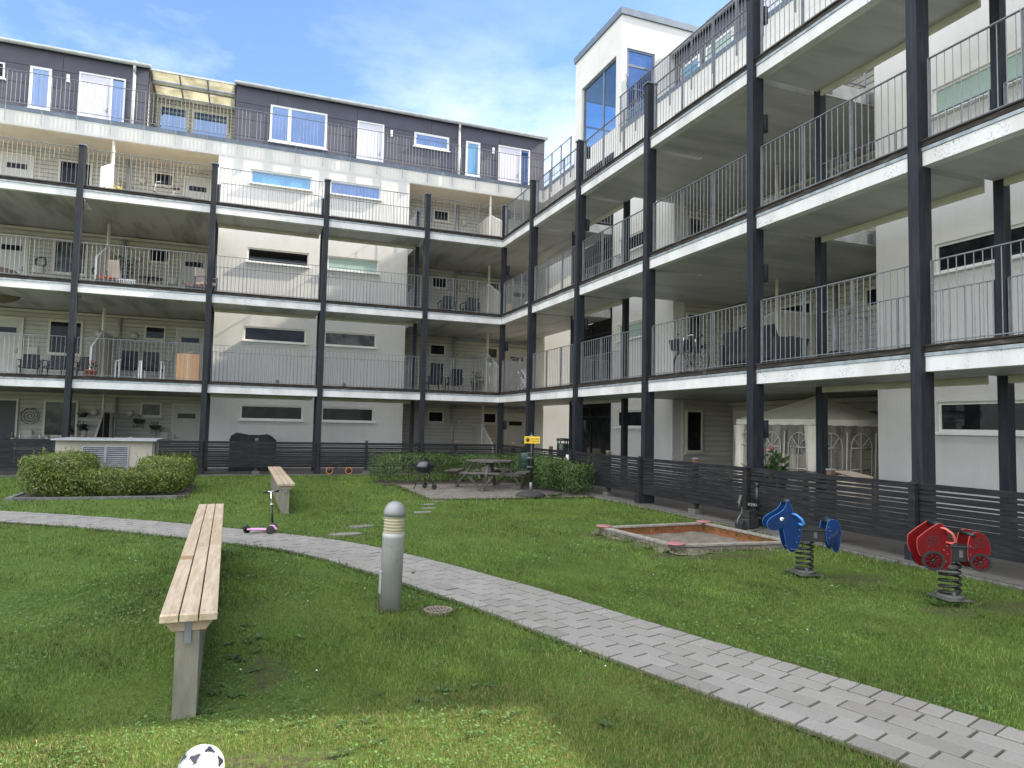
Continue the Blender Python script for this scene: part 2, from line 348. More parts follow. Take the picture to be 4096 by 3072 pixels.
W = bpy.data.worlds.new('World'); SC.world = W; W.use_nodes = True; nt = W.node_tree; nt.nodes.clear()
wo = nt.nodes.new('ShaderNodeOutputWorld'); bg = nt.nodes.new('ShaderNodeBackground'); nt.links.new(bg.outputs[0], wo.inputs[0])
sk = node(nt, 'TexSky', sky_type='NISHITA', sun_disc=False, sun_elevation=math.asin(SUN.z), sun_rotation=math.atan2(SUN.x, SUN.y), altitude=50, air_density=1.0, dust_density=.35, ozone_density=2.0)
tc = node(nt, 'TexCoord'); D = tc.outputs['Generated']
def vdot(v):
    n = node(nt, 'VectorMath', operation='DOT_PRODUCT'); n.inputs[1].default_value = v; nt.links.new(D, n.inputs[0]); return n.outputs['Value']
# thin high cloud: wisps low over the far roof; extra brightness added overhead and south-west to light the walls
def wnoise(scale, det, st):
    mp = node(nt, 'Mapping'); mp.inputs['Scale'].default_value = st; nt.links.new(D, mp.inputs[0])
    n = node(nt, 'TexNoise'); n.inputs['Scale'].default_value = scale; n.inputs['Detail'].default_value = det; n.inputs['Roughness'].default_value = .6
    nt.links.new(mp.outputs[0], n.inputs['Vector']); return n.outputs['Fac']
sky_fill = ramp(nt, vdot(Vector((-.50, -.32, .80)).normalized()), .36, .93)
wis = mul(nt, ramp(nt, wnoise(2.6, 7, (1, 1, 2.6)), .44, .72), ramp(nt, vdot((0, 0, 1)), .56, .30)); wis = mul(nt, wis, ramp(nt, vdot((0, 0, 1)), -.02, .06))
col = mixc(nt, 1.0, sk.outputs[0], (1.12, 1.22, 1.34), 'MULTIPLY')
col = mixc(nt, mul(nt, wis, .8), col, (9.0, 9.4, 9.8))
col = mixc(nt, mul(nt, sky_fill, .72), col, (20.5, 20.4, 20.6))
nt.links.new(col, bg.inputs['Color']); bg.inputs['Strength'].default_value = .10
VS = SC.view_settings; VS.view_transform = 'Standard'; VS.look = 'None'; VS.exposure = 1.3; VS.gamma = 1; VS.use_curve_mapping = False

# ------------------------------------------------------------------ openings shared by both wings
def window(par, P, a0, a1, z0, z1, glass='glass', fr='frame', w=.055, mull=(), sill=True, depth=.035, d0=0, hb=(), deep=0):
    a0, a1 = sorted((a0, a1)); b = MB()
    b.pbox(P, a0, a0 + w, d0, d0 + depth, z0, z1); b.pbox(P, a1 - w, a1, d0, d0 + depth, z0, z1)
    b.pbox(P, a0 + w, a1 - w, d0, d0 + depth, z1 - w, z1); b.pbox(P, a0 + w, a1 - w, d0, d0 + depth, z0, z0 + w)
    for x in mull: b.pbox(P, x - w * .8, x + w * .8, d0, d0 + depth - .003, z0 + w, z1 - w)
    for z in hb: b.pbox(P, a0 + w, a1 - w, d0, d0 + depth - .004, z - w * .5, z + w * .5)
    o = b.build('window', M[fr], par)
    MB().pbox(P, a0 + w * .9, a1 - w * .9, d0 + .002, d0 + .012, z0 + w * .9, z1 - w * .9).build('pane', M[glass], o)
    if sill: MB().pbox(P, a0 - .05, a1 + .05, .001 if deep else d0, d0 + depth + .045 + deep, z0 - .045, z0 - .002).build('sill', M['plainwhite' if fr == 'frame' else 'cream'], o)
    return o
def skin(par, P, a0, a1, z0, z1, holes, th=.12, name='wall_face', m='stucco'):
    hs = [(min(h[0], h[1]), max(h[0], h[1]), h[2], h[3]) for h in holes]
    xs = sorted({a0, a1} | {v for h in hs for v in h[:2]}); zs = sorted({z0, z1} | {v for h in hs for v in h[2:]}); b = MB()
    for i in range(len(xs) - 1):
        for j in range(len(zs) - 1):
            cx, cz = (xs[i] + xs[i + 1]) / 2, (zs[j] + zs[j + 1]) / 2
            if any(h[0] < cx < h[1] and h[2] < cz < h[3] for h in hs): continue
            b.add([P(xs[i], 0, zs[j]), P(xs[i + 1], 0, zs[j]), P(xs[i + 1], 0, zs[j + 1]), P(xs[i], 0, zs[j + 1])], [(0, 1, 2, 3)])
    for u, v, lo, hi in hs + [(a0, a1, z0, z1)]:
        for q in (((u, lo), (v, lo)), ((v, lo), (v, hi)), ((v, hi), (u, hi)), ((u, hi), (u, lo))):
            (p0, w0), (p1, w1) = q; b.add([P(p0, 0, w0), P(p1, 0, w1), P(p1, -th, w1), P(p0, -th, w0)], [(0, 1, 2, 3)])
    me = b.mesh(name, M[m], recalc=False); o = bpy.data.objects.new(name, me); COL.objects.link(o); o.parent = par; return o
def door(par, P, a0, a1, z0, z1, leaf='door', fr='creamframe', slit=True, side=None, hinge=1, d0=0):
    """frame, leaf, letter-box glazing, handle; side = glazed side pane from that coordinate"""
    a0, a1 = sorted((a0, a1)); w = .06; b = MB()
    b.pbox(P, a0, a0 + w, d0, d0 + .05, z0, z1); b.pbox(P, a1 - w, a1, d0, d0 + .05, z0, z1); b.pbox(P, a0 + w, a1 - w, d0, d0 + .05, z1 - w, z1)
    e0, e1 = a0 + w, a1 - w
    if side: b.pbox(P, side - .03, side + .03, d0, d0 + .048, z0, z1 - w)
    l0, l1 = (e0, side - .03) if side else (e0, e1)
    o = MB().pbox(P, l0, l1, d0 + .004, d0 + .026, z0 + .02, z1 - w).build('door', M[leaf], par)
    b.build('frame', M[fr], o)
    if side: MB().pbox(P, side + .03, e1, d0 + .004, d0 + .014, z0 + .1, z1 - w - .04).build('pane', M['glasssky'], o)
    if slit:
        c = (l0 + l1) / 2; q = MB(); q.pbox(P, c - .30, c + .30, d0 + .026, d0 + .034, z1 - .54, z1 - .36); q.build('glazing', M['glass'], o)
    h = l1 - .08 if hinge > 0 else l0 + .08
    q = MB(); q.pbox(P, h - .02, h + .02, d0 + .026, d0 + .034, z0 + .95, z0 + 1.13); q.tube([P(h, d0 + .03, z0 + 1.0), P(h, d0 + .07, z0 + 1.0), P(h - .11 * hinge, d0 + .07, z0 + 1.0)], .01, 6)
    q.build('handle', M['steel'], o)
    return o
def siding(par, P, a0, a1, z0, z1, step=.146, name='siding'):
    b = MB(); z = z0; mi = []
    while z < z1 - .02:
        t = min(z + step, z1)
        b.add([P(a0, .030, z + .014), P(a1, .030, z + .014), P(a1, .010, t), P(a0, .010, t)], [(0, 1, 2, 3)])
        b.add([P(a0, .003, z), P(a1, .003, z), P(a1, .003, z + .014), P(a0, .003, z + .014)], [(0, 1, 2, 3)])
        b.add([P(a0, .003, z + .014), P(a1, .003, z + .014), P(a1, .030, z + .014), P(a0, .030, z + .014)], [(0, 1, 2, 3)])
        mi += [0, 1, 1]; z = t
    me = b.mesh(name, M['siding'], recalc=False); me.materials.append(M['joint_shade']); me.polygons.foreach_set('material_index', mi)
    ob = bpy.data.objects.new(name, me); COL.objects.link(ob); ob.parent = par; return ob
def downpipe(par, P, a, z0, z1, r=.05, d=.10, funnel=False, m='gutter'):
    b = MB(); b.tube([P(a, d, z0), P(a, d, z1)], r, 10)
    if funnel:
        b2 = P(a, d, z1)
        b.tube([P(a, d, z1 - .02), P(a, d + .03, z1 + .16), P(a, d + .05, z1 + .24)], r, 8)
        b.lathe([(r, 0), (.11, .12), (.11, .17)], P(a, d + .05, z1 + .22), 4)
    o = b.build('downpipe', M[m], par); return o
def wall_lamp(par, P, a, z, r=.13):
    b = MB(); p = P(a, .06, z); q = P(a, .03, z)
    ax = 'y' if abs(P(0, 1, 0)[1] - P(0, 0, 0)[1]) > .5 else 'x'
    b.lathe([(.03, -.075), (r * .75, -.055), (r, 0), (r * .9, .03), (r * .88, .058)], p, 20, ax); return b.build('wall_lamp', M['lampshade'], par)
ZF = [2.555, 5.405, 8.262]; ZD = [z + .342 for z in ZF]   # fascia bottoms / deck floors
FL = [.02] + ZD                                           # floor heights 0..3
WT = [2.275, 5.09, 7.945, 10.825]                          # window heads
YW, YS = 2.8, 4.7; XW, XS = 2.8, 4.9

# ------------------------------------------------------------------ far wing (facade along X)
BL = thing('apartment_building', 'white apartment wing facing the camera, dark top floor under a long zinc gutter', 'building', (-6, 6, 0))
BL.location = (0, 0, 0)
P28, P47, P67 = PL(YW), PL(YS), PL(6.7)
MB().box(-9.849, YW + .121, 0, -2.931, 10.5, 11.155).build('wall', M['stucco'], BL)
H1 = [(-8.755, -6.62), (-5.96, -4.045)]; skin(BL, PL(YW), -9.85, -2.93, 0, 11.156, [(a, c, WT[k] - .52, WT[k]) for a, c in H1 for k in range(4)])
MB().box(2.96, YW, 0, 9, 10.5, 11.155).build('wall', M['stucco'], BL)
MB().box(-24, YS, 0, -9.853, 10.5, 11.155).build('wall', M['cream'], BL)
MB().box(-2.927, YS, 0, 2.957, 10.5, 11.155).build('wall', M['cream'], BL)
MB().box(-24, YW, 11.16, 9, 10.5, 11.655).build('terrace_slab', M['stucco'], BL)
MB().box(-24, YW + .02, 11.14, -9.86, YS - .03, 11.158).build('soffit', M['soffitcream'], BL)
MB().box(-2.92, YW + .02, 11.14, 2.95, YS - .03, 11.158).build('soffit', M['soffitcream'], BL)
MB().box(-24, YW - .015, 11.657, 2.79, 10.4, 11.80).build('flashing', M['flash'], BL)
for x0, x1 in ((-24, -9.853), (-2.927, 2.957)):
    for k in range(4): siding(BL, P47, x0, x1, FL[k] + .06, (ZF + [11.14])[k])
for k in range(4):                                         # white volume: two strip windows a floor
    g = [('glass', 'glass'), ('glass', 'glassdusk'), ('showcase', 'glassblind'), ('glassblue', 'glasssky')][k]
    window(BL, P28, -8.755, -6.62, WT[k] - .52, WT[k], g[0], d0=-.07, w=.05, deep=.11); window(BL, P28, -5.96, -4.045, WT[k] - .52, WT[k], g[1], d0=-.07, w=.05, deep=.11)
for a, z in ((-7.55, 3.15), (-5.2, 3.12)):
    b = MB(); b.lathe([(.07, 0), (.07, .03), (.055, .04)], (a, YW - .04, z), 14, 'y'); b.build('vent', M['steel'], BL)
for k in range(4):
    f = FL[k]; t = WT[k] + .01
    # deep bay at the open end
    door(BL, P47, -16.86, -15.86, f, t, 'darkdoor' if k == 0 else 'door', slit=k > 0, d0=.031)
    window(BL, P47, -15.13, -14.08, t - 1.22 if k else 1.0, t, 'glassdusk' if k in (0, 2) else 'glass', 'creamframe', .07, d0=.031, sill=True)
    window(BL, P47, -12.14, -11.44, t - .51, t, 'glassdusk' if k == 0 else 'glass', 'creamframe', .06, d0=.031)
    door(BL, P47, -11.10, -10.12, f, t, 'door', hinge=-1, d0=.031)
    downpipe(BL, P47, -12.93, f + .05, (ZF + [11.1])[k] - .02, .055)
    wall_lamp(BL, PL(4.68), -12.46, t - .41); wall_lamp(BL, PL(4.68), -13.58, t - .40)
    # corner bay
    window(BL, P47, -1.49, -.79, t - .49, t, 'glass', 'creamframe', .06, d0=.031)
    window(BL, P47, .93, 1.57, t - .49, t, 'glassdusk' if k else 'glass', 'creamframe', .06, d0=.031)
    door(BL, P47, 1.95, 2.93, f, t, 'door', hinge=1, d0=.031)
    downpipe(BL, P47, -.44, f + .05, (ZF + [11.1])[k] - .02, .055)
    wall_lamp(BL, PL(4.68), -.12, t - .42)
    # letter boxes beside the doors
    MB().pbox(P47, -15.72, -15.42, .026, .10, f + .95, f + 1.2).build('letter_box', M['cream'], BL)
    MB().pbox(P47, -11.44, -11.2, .026, .10, f + .95, f + 1.2).build('letter_box', M['cream'], BL)
for k in (0, 1, 2):
    MB().box(-24, 4.5, ZF[k] - .10, -9.87, 4.68, ZF[k] - .02).build('cornice', M['cream'], BL)
    MB().box(-.3, 4.5, ZF[k] - .10, 2.95, 4.66, ZF[k] - .005).build('cable_tray', M['zinc'], BL)
# penthouse
def cladding(par, P, a0, a1, z0, z1, seams, rows):
    b = MB(); xs = [a0] + [s for s in seams if a0 < s < a1] + [a1]
    zs = [z0] + list(rows) + [z1]; g = .008
    for i in range(len(xs) - 1):
        for j in range(len(zs) - 1): b.pbox(P, xs[i] + g, xs[i + 1] - g, .002, .02, zs[j] + g, zs[j + 1] - g)
    return b.build('cladding', M['panel'], par)
MB().box(-24, YS, 11.805, -12.45, 10.5, 14.70).build('penthouse', M['darkdoor'], BL)
MB().box(-9.42, YS, 11.805, 3.60, 10.5, 14.70).build('penthouse', M['darkdoor'], BL)
MB().box(-12.45, 6.7, 11.805, -9.42, 10.5, 14.60).build('wall', M['cream'], BL)
cladding(BL, P47, -24, -12.45, 11.81, 14.69, (-21.4, -18.3, -15.18), (12.72, 13.38, 14.03))
cladding(BL, P47, -9.42, 3.60, 11.81, 14.69, (-7.9, -4.79, -1.67, 1.45), (12.72, 13.38, 14.03))
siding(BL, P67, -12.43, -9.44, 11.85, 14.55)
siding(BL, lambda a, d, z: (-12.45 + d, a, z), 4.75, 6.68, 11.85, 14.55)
for x0, x1 in ((-24, -12.38), (-9.48, 3.68)):
    MB().box(x0, YS - .10, 14.705, x1, 10.6, 14.79).build('roof', M['roof'], BL)
    b = MB(); n = 9; c = (YS - .16, 14.74); q = []
    for i in range(n): th = PI + PI * i / (n - 1); q.append((c[0] + .085 * math.cos(th), c[1] + .085 * math.sin(th)))
    b.prism(q + [(c[0] + .085, c[1] + .035), (c[0] - .085, c[1] + .035)], lambda u, v, w: (w, u, v), x0, x1)
    for i in range(int((x1 - x0) / .8)): b.box(x0 + .4 + .8 * i, c[0] - .092, c[1] - .02, x0 + .43 + .8 * i, c[0], c[1] + .045)
    b.build('gutter', M['gutter'], BL)
downpipe(BL, PL(YS - .02), -12.91, 11.85, 14.42, .055, .08, True); downpipe(BL, PL(YS - .02), -.44, 11.85, 14.42, .055, .08, True)
b = MB(); b.tube([(-5.55, 5.0, 14.75), (-5.55, 5.0, 15.02), (-5.12, 5.0, 15.02), (-5.12, 5.0, 14.75)], .02, 6); b.build('roof_handrail', M['steel'], BL)
PF = PL(YS - .021)
window(BL, PF, -17.6, -16.9, 13.4, 13.97, 'glass'); window(BL, PF, -16.16, -15.50, 12.5, 14.03, 'glasssky', w=.09)
door(BL, PF, -14.66, -13.18, 11.82, 14.12, 'whitedoor', 'frame', False, side=-13.62)
window(BL, PF, -8.15, -5.98, 12.68, 14.14, 'glasssky', w=.08, mull=(-7.42,)); door(BL, PF, -4.77, -3.68, 11.82, 14.10, 'whitedoor', 'frame', False)
window(BL, PF, -2.40, -.88, 13.44, 14.04, 'glasssky', w=.09); window(BL, PF, -.12, .53, 12.5, 14.04, 'glassblue', w=.09)
door(BL, PF, 1.38, 2.87, 11.82, 14.10, 'whitedoor', 'frame', False, side=2.42)
for a in (-15.0, -3.37, 1.13):
    b = MB(); b.pbox(PF, a - .04, a + .04, 0, .08, 13.66, 13.92); b.build('wall_lamp', M['plainwhite'], BL)
window(BL, P67, -12.33, -11.22, 12.3, 14.25, 'glasssky', 'creamframe', .10, d0=.031); window(BL, P67, -11.1, -9.70, 12.7, 14.25, 'glasssky', 'creamframe', .10, d0=.031)
b = MB(); b.lathe([(.18, -.03), (.18, .02), (.14, .04)], (-9.62, 6.62, 13.3), 20, 'y'); b.build('wall_lamp', M['lampshade'], BL)
# sloping translucent roof over the terrace niche
po = MB(); za, zb = 14.72, 14.62
for i in range(3):
    x0 = -12.42 + .98 * i + .03; x1 = x0 + .93
    for (y0, y1) in ((4.72, 5.48), (5.58, 6.66)):
        f0 = za + (zb - za) * (y0 - 4.7) / 2; f1 = za + (zb - za) * (y1 - 4.7) / 2
        po.hexa([(x0, y0, f0), (x1, y0, f0), (x1, y1, f1), (x0, y1, f1), (x0, y0, f0 + .012), (x1, y0, f0 + .012), (x1, y1, f1 + .012), (x0, y1, f1 + .012)])
po.build('glass_roof', M['poly'], BL)
b = MB()
for i in range(4): x = -12.42 + .98 * i; b.bar((x, 4.66, za - .02), (x, 6.68, zb - .02), .05, .07)
b.box(-12.44, 5.47, 14.52, -9.43, 5.59, 14.655); b.box(-12.44, 6.60, 14.48, -9.43, 6.69, 14.58); b.box(-12.44, 4.66, 14.66, -9.43, 4.71, 14.73)
b.build('roof_beams', M['gutter'], BL)

# ------------------------------------------------------------------ near wing (facade along Y)
BR = thing('apartment_building', 'white apartment wing behind the walkways, fence and spring riders along the lawn', 'building')
Q28, Q49 = PR(XW), PR(XS); YE = -21.3; YD = -20.85
MB().box(XW + .121, -6.789, 0, 11, -3.211, 11.155).build('wall', M['stucco'], BR)
MB().box(XW + .121, YE, 0, 11, -13.721, 11.155).build('wall', M['stucco'], BR)
skin(BR, Q28, -6.79, -3.21, 0, 11.156, [(-5.45, -3.6, WT[k] - .52, WT[k] + .01) for k in range(4)])
skin(BR, Q28, YE, -13.72, 0, 11.156, [(a, c, WT[k] - .52, WT[k] + .01) for k in range(4) for a, c in ((-17.1, -14.95), (-19.7, -17.75))])
MB().box(XS, -13.717, 0, 11, -6.793, 11.155).build('wall', M['cream'], BR)
MB().box(XW, YE, 11.16, 11, -3.66, 11.655).build('terrace_slab', M['stucco'], BR)
MB().box(XW - .015, YE, 11.657, 10.9, -3.66, 11.80).build('flashing', M['flash'], BR)
MB().box(XW + .02, -13.70, 11.14, XS - .03, -6.81, 11.158).build('soffit', M['soffitcream'], BR)
PS = lambda a, d, z: (a, -6.79 - d, z)
for k in range(4):
    f = FL[k]; t = WT[k] + .01; zt = (ZF + [11.14])[k]
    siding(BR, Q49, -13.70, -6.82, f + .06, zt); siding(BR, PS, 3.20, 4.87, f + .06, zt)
    MB().pbox(PS, 3.12, 3.20, 0, .03, f + .04, zt).build('corner_board', M['cream'], BR)
    window(BR, PS, 3.22, 3.80, t - 1.22, t, 'glassdusk' if k else 'glass', 'creamframe', .06, d0=.031)
    door(BR, Q49, -7.95, -6.92, f, t, 'door', d0=.031); downpipe(BR, Q49, -10.75, f + .05, zt - .02, .055)
    window(BR, Q49, -9.95, -8.75, t - 1.22, t, 'glass', 'creamframe', .07, d0=.031)
    window(BR, Q49, -12.3, -11.60, t - .49, t, 'glass', 'creamframe', .06, d0=.031); wall_lamp(BR, PR(4.88), -11.1, t - .4)
    window(BR, Q28, -5.45, -3.6, t - .53, t, ['glass', 'glassblind', 'glass', 'glassblue'][k], d0=-.07, w=.05, deep=.11)
    window(BR, Q28, -17.1, -14.95, t - .53, t, ['glass', 'glass', 'glassblind', 'glassblue'][k], d0=-.07, w=.05, deep=.11); window(BR, Q28, -19.7, -17.75, t - .53, t, 'glass', d0=-.07, w=.05, deep=.11)
    if k: MB().box(4.7, -13.6, (ZF + [0])[k - 1] - .10, 4.87, -6.83, ZF[k - 1] - .02).build('cornice', M['cream'], BR)
MB().box(XW + .002, -13.715, 10.93, XW + .2, -6.795, 11.157).build('apron', M['stucco'], BR)
MB().box(5.9, -.05, 11.81, 9, 2.78, 14.70).build('penthouse', M['panel'], BR)  # unseen block behind the tower, added to cast the far wall's diagonal shadow
b = MB(); b.lathe([(.09, 0), (.09, .03), (.07, .045)], (XW - .05, -15.95, 3.12), 14, 'x'); b.build('vent', M['steel'], BR)
MB().box(XS, YE, 11.805, 11, -3.67, 14.70).build('penthouse', M['darkdoor'], BR)
cladding(BR, Q49, YE, -3.68, 11.81, 14.69, (-17.2, -14.1, -11, -7.9, -5.3), (12.72, 13.38, 14.03))
MB().box(XS - .10, YE, 14.705, 11, -3.67, 14.79).build('roof', M['roof'], BR)
b = MB(); b.tube([(XS - .17, YE, 14.72), (XS - .17, -3.7, 14.72)], .085, 10); b.build('gutter', M['gutter'], BR)
QF = PR(XS - .021)
window(BR, QF, -5.15, -4.1, 13.2, 14.06, 'glassblue', w=.08); window(BR, QF, -6.85, -5.47, 12.7, 14.06, 'glassblind', w=.08, hb=(13.0, 13.3, 13.6))
door(BR, QF, -8.9, -7.85, 11.82, 14.1, 'whitedoor', 'frame', False); window(BR, QF, -11.5, -9.6, 12.68, 14.1, 'glasssky', w=.08, mull=(-10.3,))
window(BR, QF, -14.9, -13.0, 12.68, 14.1, 'glasssky', w=.08, mull=(-13.6,))
b = MB(); b.tube([(5.0, -5.3, 14.75), (5.0, -5.3, 15.1), (5.0, -6.0, 15.1), (5.0, -6.0, 14.75)], .02, 6); b.build('roof_handrail', M['steel'], BR)

MB().box(XW, -45, 0, 11, YE - .01, 7.0).build('wall', M['stucco'], BR)
MB().box(XW - .1, -45, 7.002, 11, YE - .01, 7.12).build('roof', M['roof'], BR)
# ------------------------------------------------------------------ stair tower in the inner corner
ST = thing('stair_tower', 'tall white stair tower with large blue windows in the inner corner', 'stair tower')
TY0, TY1, TX1 = -3.65, -.1, 5.8
b = MB()
b.box(XW, -.66, 11.66, XW + .2, TY1, 15.75); b.box(XW, TY0, 11.66, XW + .2, -3.27, 15.75); b.box(XW, -3.27, 14.5, XW + .2, -.66, 15.75); b.box(XW, -3.27, 11.66, XW + .2, -.66, 11.95)
b.box(XW + .2, TY1 - .2, 11.66, 3.1, TY1, 15.75); b.box(5.3, TY1 - .2, 11.66, TX1, TY1, 15.75); b.box(3.1, TY1 - .2, 14.35, 5.3, TY1, 15.75); b.box(3.1, TY1 - .2, 11.66, 5.3, TY1, 12.0)
b.box(TX1 - .2, TY0, 11.66, TX1, TY1 - .2, 15.75)
b.box(XW + .2, TY0, 14.62, TX1 - .2, TY0 + .2, 15.75); b.box(4.1, TY0, 11.66, TX1 - .2, TY0 + .2, 14.62)
b.build('wall', M['stucco'], ST)
MB().box(XW + .2, TY0 + .2, 15.55, TX1 - .2, TY1 - .2, 15.7).build('ceiling', M['plainwhite'], ST)
b = MB(); b.box(XW - .06, TY0 - .06, 15.752, TX1 + .06, TY1 + .06, 15.99); b.build('roof_edge', M['flash'], ST)
MB().box(XW, TY0 + .01, 11.16, 11, 2.79, 11.655).build('floor_slab', M['stucco'], ST) if False else MB().box(XW, -3.655, 11.16, TX1, 2.795, 11.655).build('floor_slab', M['stucco'], ST)
MB().box(XW - .015, -.09, 11.657, TX1, 2.78, 11.80).build('flashing', M['flash'], ST)
window(ST, PR(XW + .12), -3.27, -.66, 11.96, 14.5, 'clear', 'flash', .06, mull=(-2.22,), sill=False)
window(ST, lambda a, d, z: (a, TY1 - .1 + d, z), 3.1, 5.3, 12.0, 14.35, 'clear', 'flash', .06, hb=(13.3,), sill=False)
b = MB(); PT = PL(TY0 + .06)
o = MB().pbox(PT, 3.0, 4.1, 0, .03, 14.05, 14.62); 
w_ = window(ST, PT, 3.0, 4.1, 11.83, 14.62, 'glasssky', 'flash', .08, hb=(14.05,), sill=False)
b = MB(); b.tube([PT(3.25, .04, 13.2), PT(3.25, .12, 13.2), PT(3.9, .12, 13.2), PT(3.9, .04, 13.2)], .018, 6); b.pbox(PT, 2.98, 3.06, .03, .07, 13.3, 13.42); b.pbox(PT, 2.98, 3.06, .03, .07, 13.6, 13.7); b.build('door_handle', M['steel'], ST)
b = MB()      # dark glazed entrance front under the tower
for k in range(4):
    zt = (ZF + [11.155])[k]; f = FL[k]
    b.box(XW + .02, -3.20, f, XW + .10, -3.1, zt); b.box(XW + .02, -.2, f, XW + .10, -.1, zt); b.box(XW + .02, -1.75, f, XW + .10, -1.67, zt); b.box(XW + .02, -3.1, zt - .12, XW + .10, -.2, zt); b.box(XW + .025, -3.1, f + 2.05, XW + .095, -.2, f + 2.11)
b.build('frame', M['column'], ST)
for k in range(4): MB().box(XW + .05, -3.15, FL[k] + .02, XW + .07, -.15, (ZF + [11.155])[k] - .05).build('pane', M['glass'], ST)
MB().box(XW + .9, -3.2, 0, XW + 1.0, -.1, 11.15).build('wall', M['fabricgrey'], ST)
MB().box(5.0, -3.2, 0, TX1, -.1, 11.15).build('wall', M['stucco'], ST)

# ------------------------------------------------------------------ columns, walkway decks, railings
ORD = ['inner-corner', 'first', 'second', 'third', 'fourth', 'fifth']
RN = [-2.915, -6.371, -9.988, -13.604, -16.958]            # near sides of the near-wing columns (y)
LNX = [-2.941, -6.401, -9.893, -13.554]                    # low-x sides of the far-wing columns
CW = .165
def column(x0, y0, x1, y1, label, top=9.82, grp='dark timber columns carrying the walkways'):
    t = thing('column', label, 'column', ((x0 + x1) / 2, (y0 + y1) / 2, 0), 0, grp); hx, hy = (x1 - x0) / 2, (y1 - y0) / 2
    MB().box(-hx, -hy, 0, hx, hy, top).build('shaft', M['column'], t, .006)
    if top > 9: MB().box(-hx - .025, -hy - .025, top, hx + .025, hy + .025, top + .03).build('cap', M['flash'], t)
    b = MB(); b.box(-hx - .012, -hy - .012, .0, hx + .012, hy + .012, .26); b.build('base_plate', M['column'], t); return t
SEE = {1: 'first', 2: 'second', 3: 'third', 4: 'fourth', 5: 'fifth'}
for i, yn in enumerate(RN): column(-.088, yn, .165, yn + CW, f'tall dark column on the near wing front, {SEE[i+1]} from the inner corner')
for i, x0 in enumerate(LNX): column(x0, -.088, x0 + CW, .165, f'tall dark column on the far wing front, {SEE[i+1]} from the inner corner')
column(.002, .002, .167, .167, 'tall dark column exactly where the two walkway fronts meet')
for i, y in enumerate((-2.95, -6.37, -13.67, -17.08)):
    column(1.45, y, 1.60, y + .15, f'dark rear column behind the near wing walkway, {SEE[i+1]} from the inner corner', 9.6, 'rear columns at the back edge of the walkways')
for i, x in enumerate((-2.96, -6.36, -9.84)):
    column(x, 1.34, x + .15, 1.49, f'dark rear column behind the far wing walkway, {SEE[i+1]} from the inner corner', 9.6, 'rear columns at the back edge of the walkways')
LV = ['lowest', 'middle', 'top']
def deck(P, a0, a1, z, label, depth, gap, mat_):
    """P(a,d,z) with d>0 towards the courtyard; depth = how far the slab reaches back"""
    t = thing('walkway_deck', label, 'walkway', P((a0 + a1) / 2, 0, z), 0, 'walkway decks of the two wings')
    L = Vector(t.location)
    def Q(a, d, zz): v = Vector(P(a, d, z + zz)) - L; return tuple(v)
    MB().pbox(Q, a0, a1, -.165, 0, 0, .207).build('fascia', M['white'], t, .004)
    b = MB(); n = 2; am = a0 + (a1 - a0) * random.uniform(.35, .65)
    b.pbox(Q, a0, am - .002, -.10, .014, .209, .257); b.pbox(Q, am + .002, a1, -.10, .015, .2085, .2565); b.build('flashing', M['zinc'], t)
    MB().pbox(Q, a0, a1, -.07, .004, .270, .341).build('edge_board', M['edgewood'], t, .004)
    MB().pbox(Q, a0 - .01, a1 + .01, -.13, .024, .345, .366).build('edge_cap', M['edgewood'], t)
    MB().pbox(Q, a0, a1, -depth, -.168, .006, .338).build('slab', M[mat_], t)
    if gap: MB().pbox(Q, a0 + .02, a1 - .02, -depth - .05, -depth - .002, -.10, .33).build('back_beam', M['cream'], t)
    return t
rail_mesh = {}
def railing(P, a0, a1, z, label, flats=2, grp='steel railings along the walkways', top=1.522, bot=.405, low=.368, legs=None, dz=0, stub=True, sp=.117):
    t = thing('steel_railing', label, 'railing', P((a0 + a1) / 2, 0, z), 0, grp); L = Vector(t.location)
    def Q(a, d, zz): return tuple(Vector(P(a, d, z + zz)) - L)
    b = MB(); b.pbox(Q, a0, a1, -.020, .020, top - .012, top); b.build('top_rail', M['steel'], t)
    b = MB(); b.pbox(Q, a0, a1, -.016, .016, bot - .006, bot + .006); b.build('bottom_rail', M['steel'], t)
    fl = []
    if legs: fl = legs
    elif flats is not None: fl = [a0 + .004, a1 - .004] + [a0 + (a1 - a0) * (i + 1) / (flats + 1) for i in range(flats)]
    for a in fl:
        b = MB(); b.pbox(Q, a - .005, a + .005, -.028, .028, low if not legs else -.55, top - .013)
        if not legs and a in fl[:2]:
            s = 1 if a == fl[0] else -1
            for zz in (.75, 1.2): b.tube([Q(a - s * .02, 0, zz), Q(a + s * .016, 0, zz)], .011, 6)
        b.build('post', M['steel'], t)
    key = (round(top, 3), round(bot if not stub else low, 3))
    if key not in rail_mesh: rail_mesh[key] = MB().tube([(0, 0, key[1]), (0, 0, top - .012)], .0068, 6, caps=False).mesh('baluster', M['steel'])
    n = max(2, round((a1 - a0) / sp))
    for i in range(1, n):
        a = a0 + (a1 - a0) * i / n
        if min([abs(a - f) for f in fl] or [9]) < .03: continue
        inst('baluster', rail_mesh[key], t, Q(a, 0, 0))
    return t
PX0, PY0 = PR(0), PL(0)
rb = [(RN[0] + CW, -.004)] + [(RN[i + 1] + CW, RN[i]) for i in range(4)] + [(YD, RN[4])]
lb = [(LNX[0] + CW, -.004), (LNX[1] + CW, LNX[0]), (LNX[2] + CW, LNX[1]), (LNX[3] + CW, LNX[2]), (-19.5, LNX[3])]
BAY = ['bay next to the inner corner', 'second bay from the inner corner', 'third bay from the inner corner', 'fourth bay from the inner corner', 'fifth bay from the inner corner', 'sixth bay from the inner corner']
rmap = [0, 1, 2, 3, 4, 5]
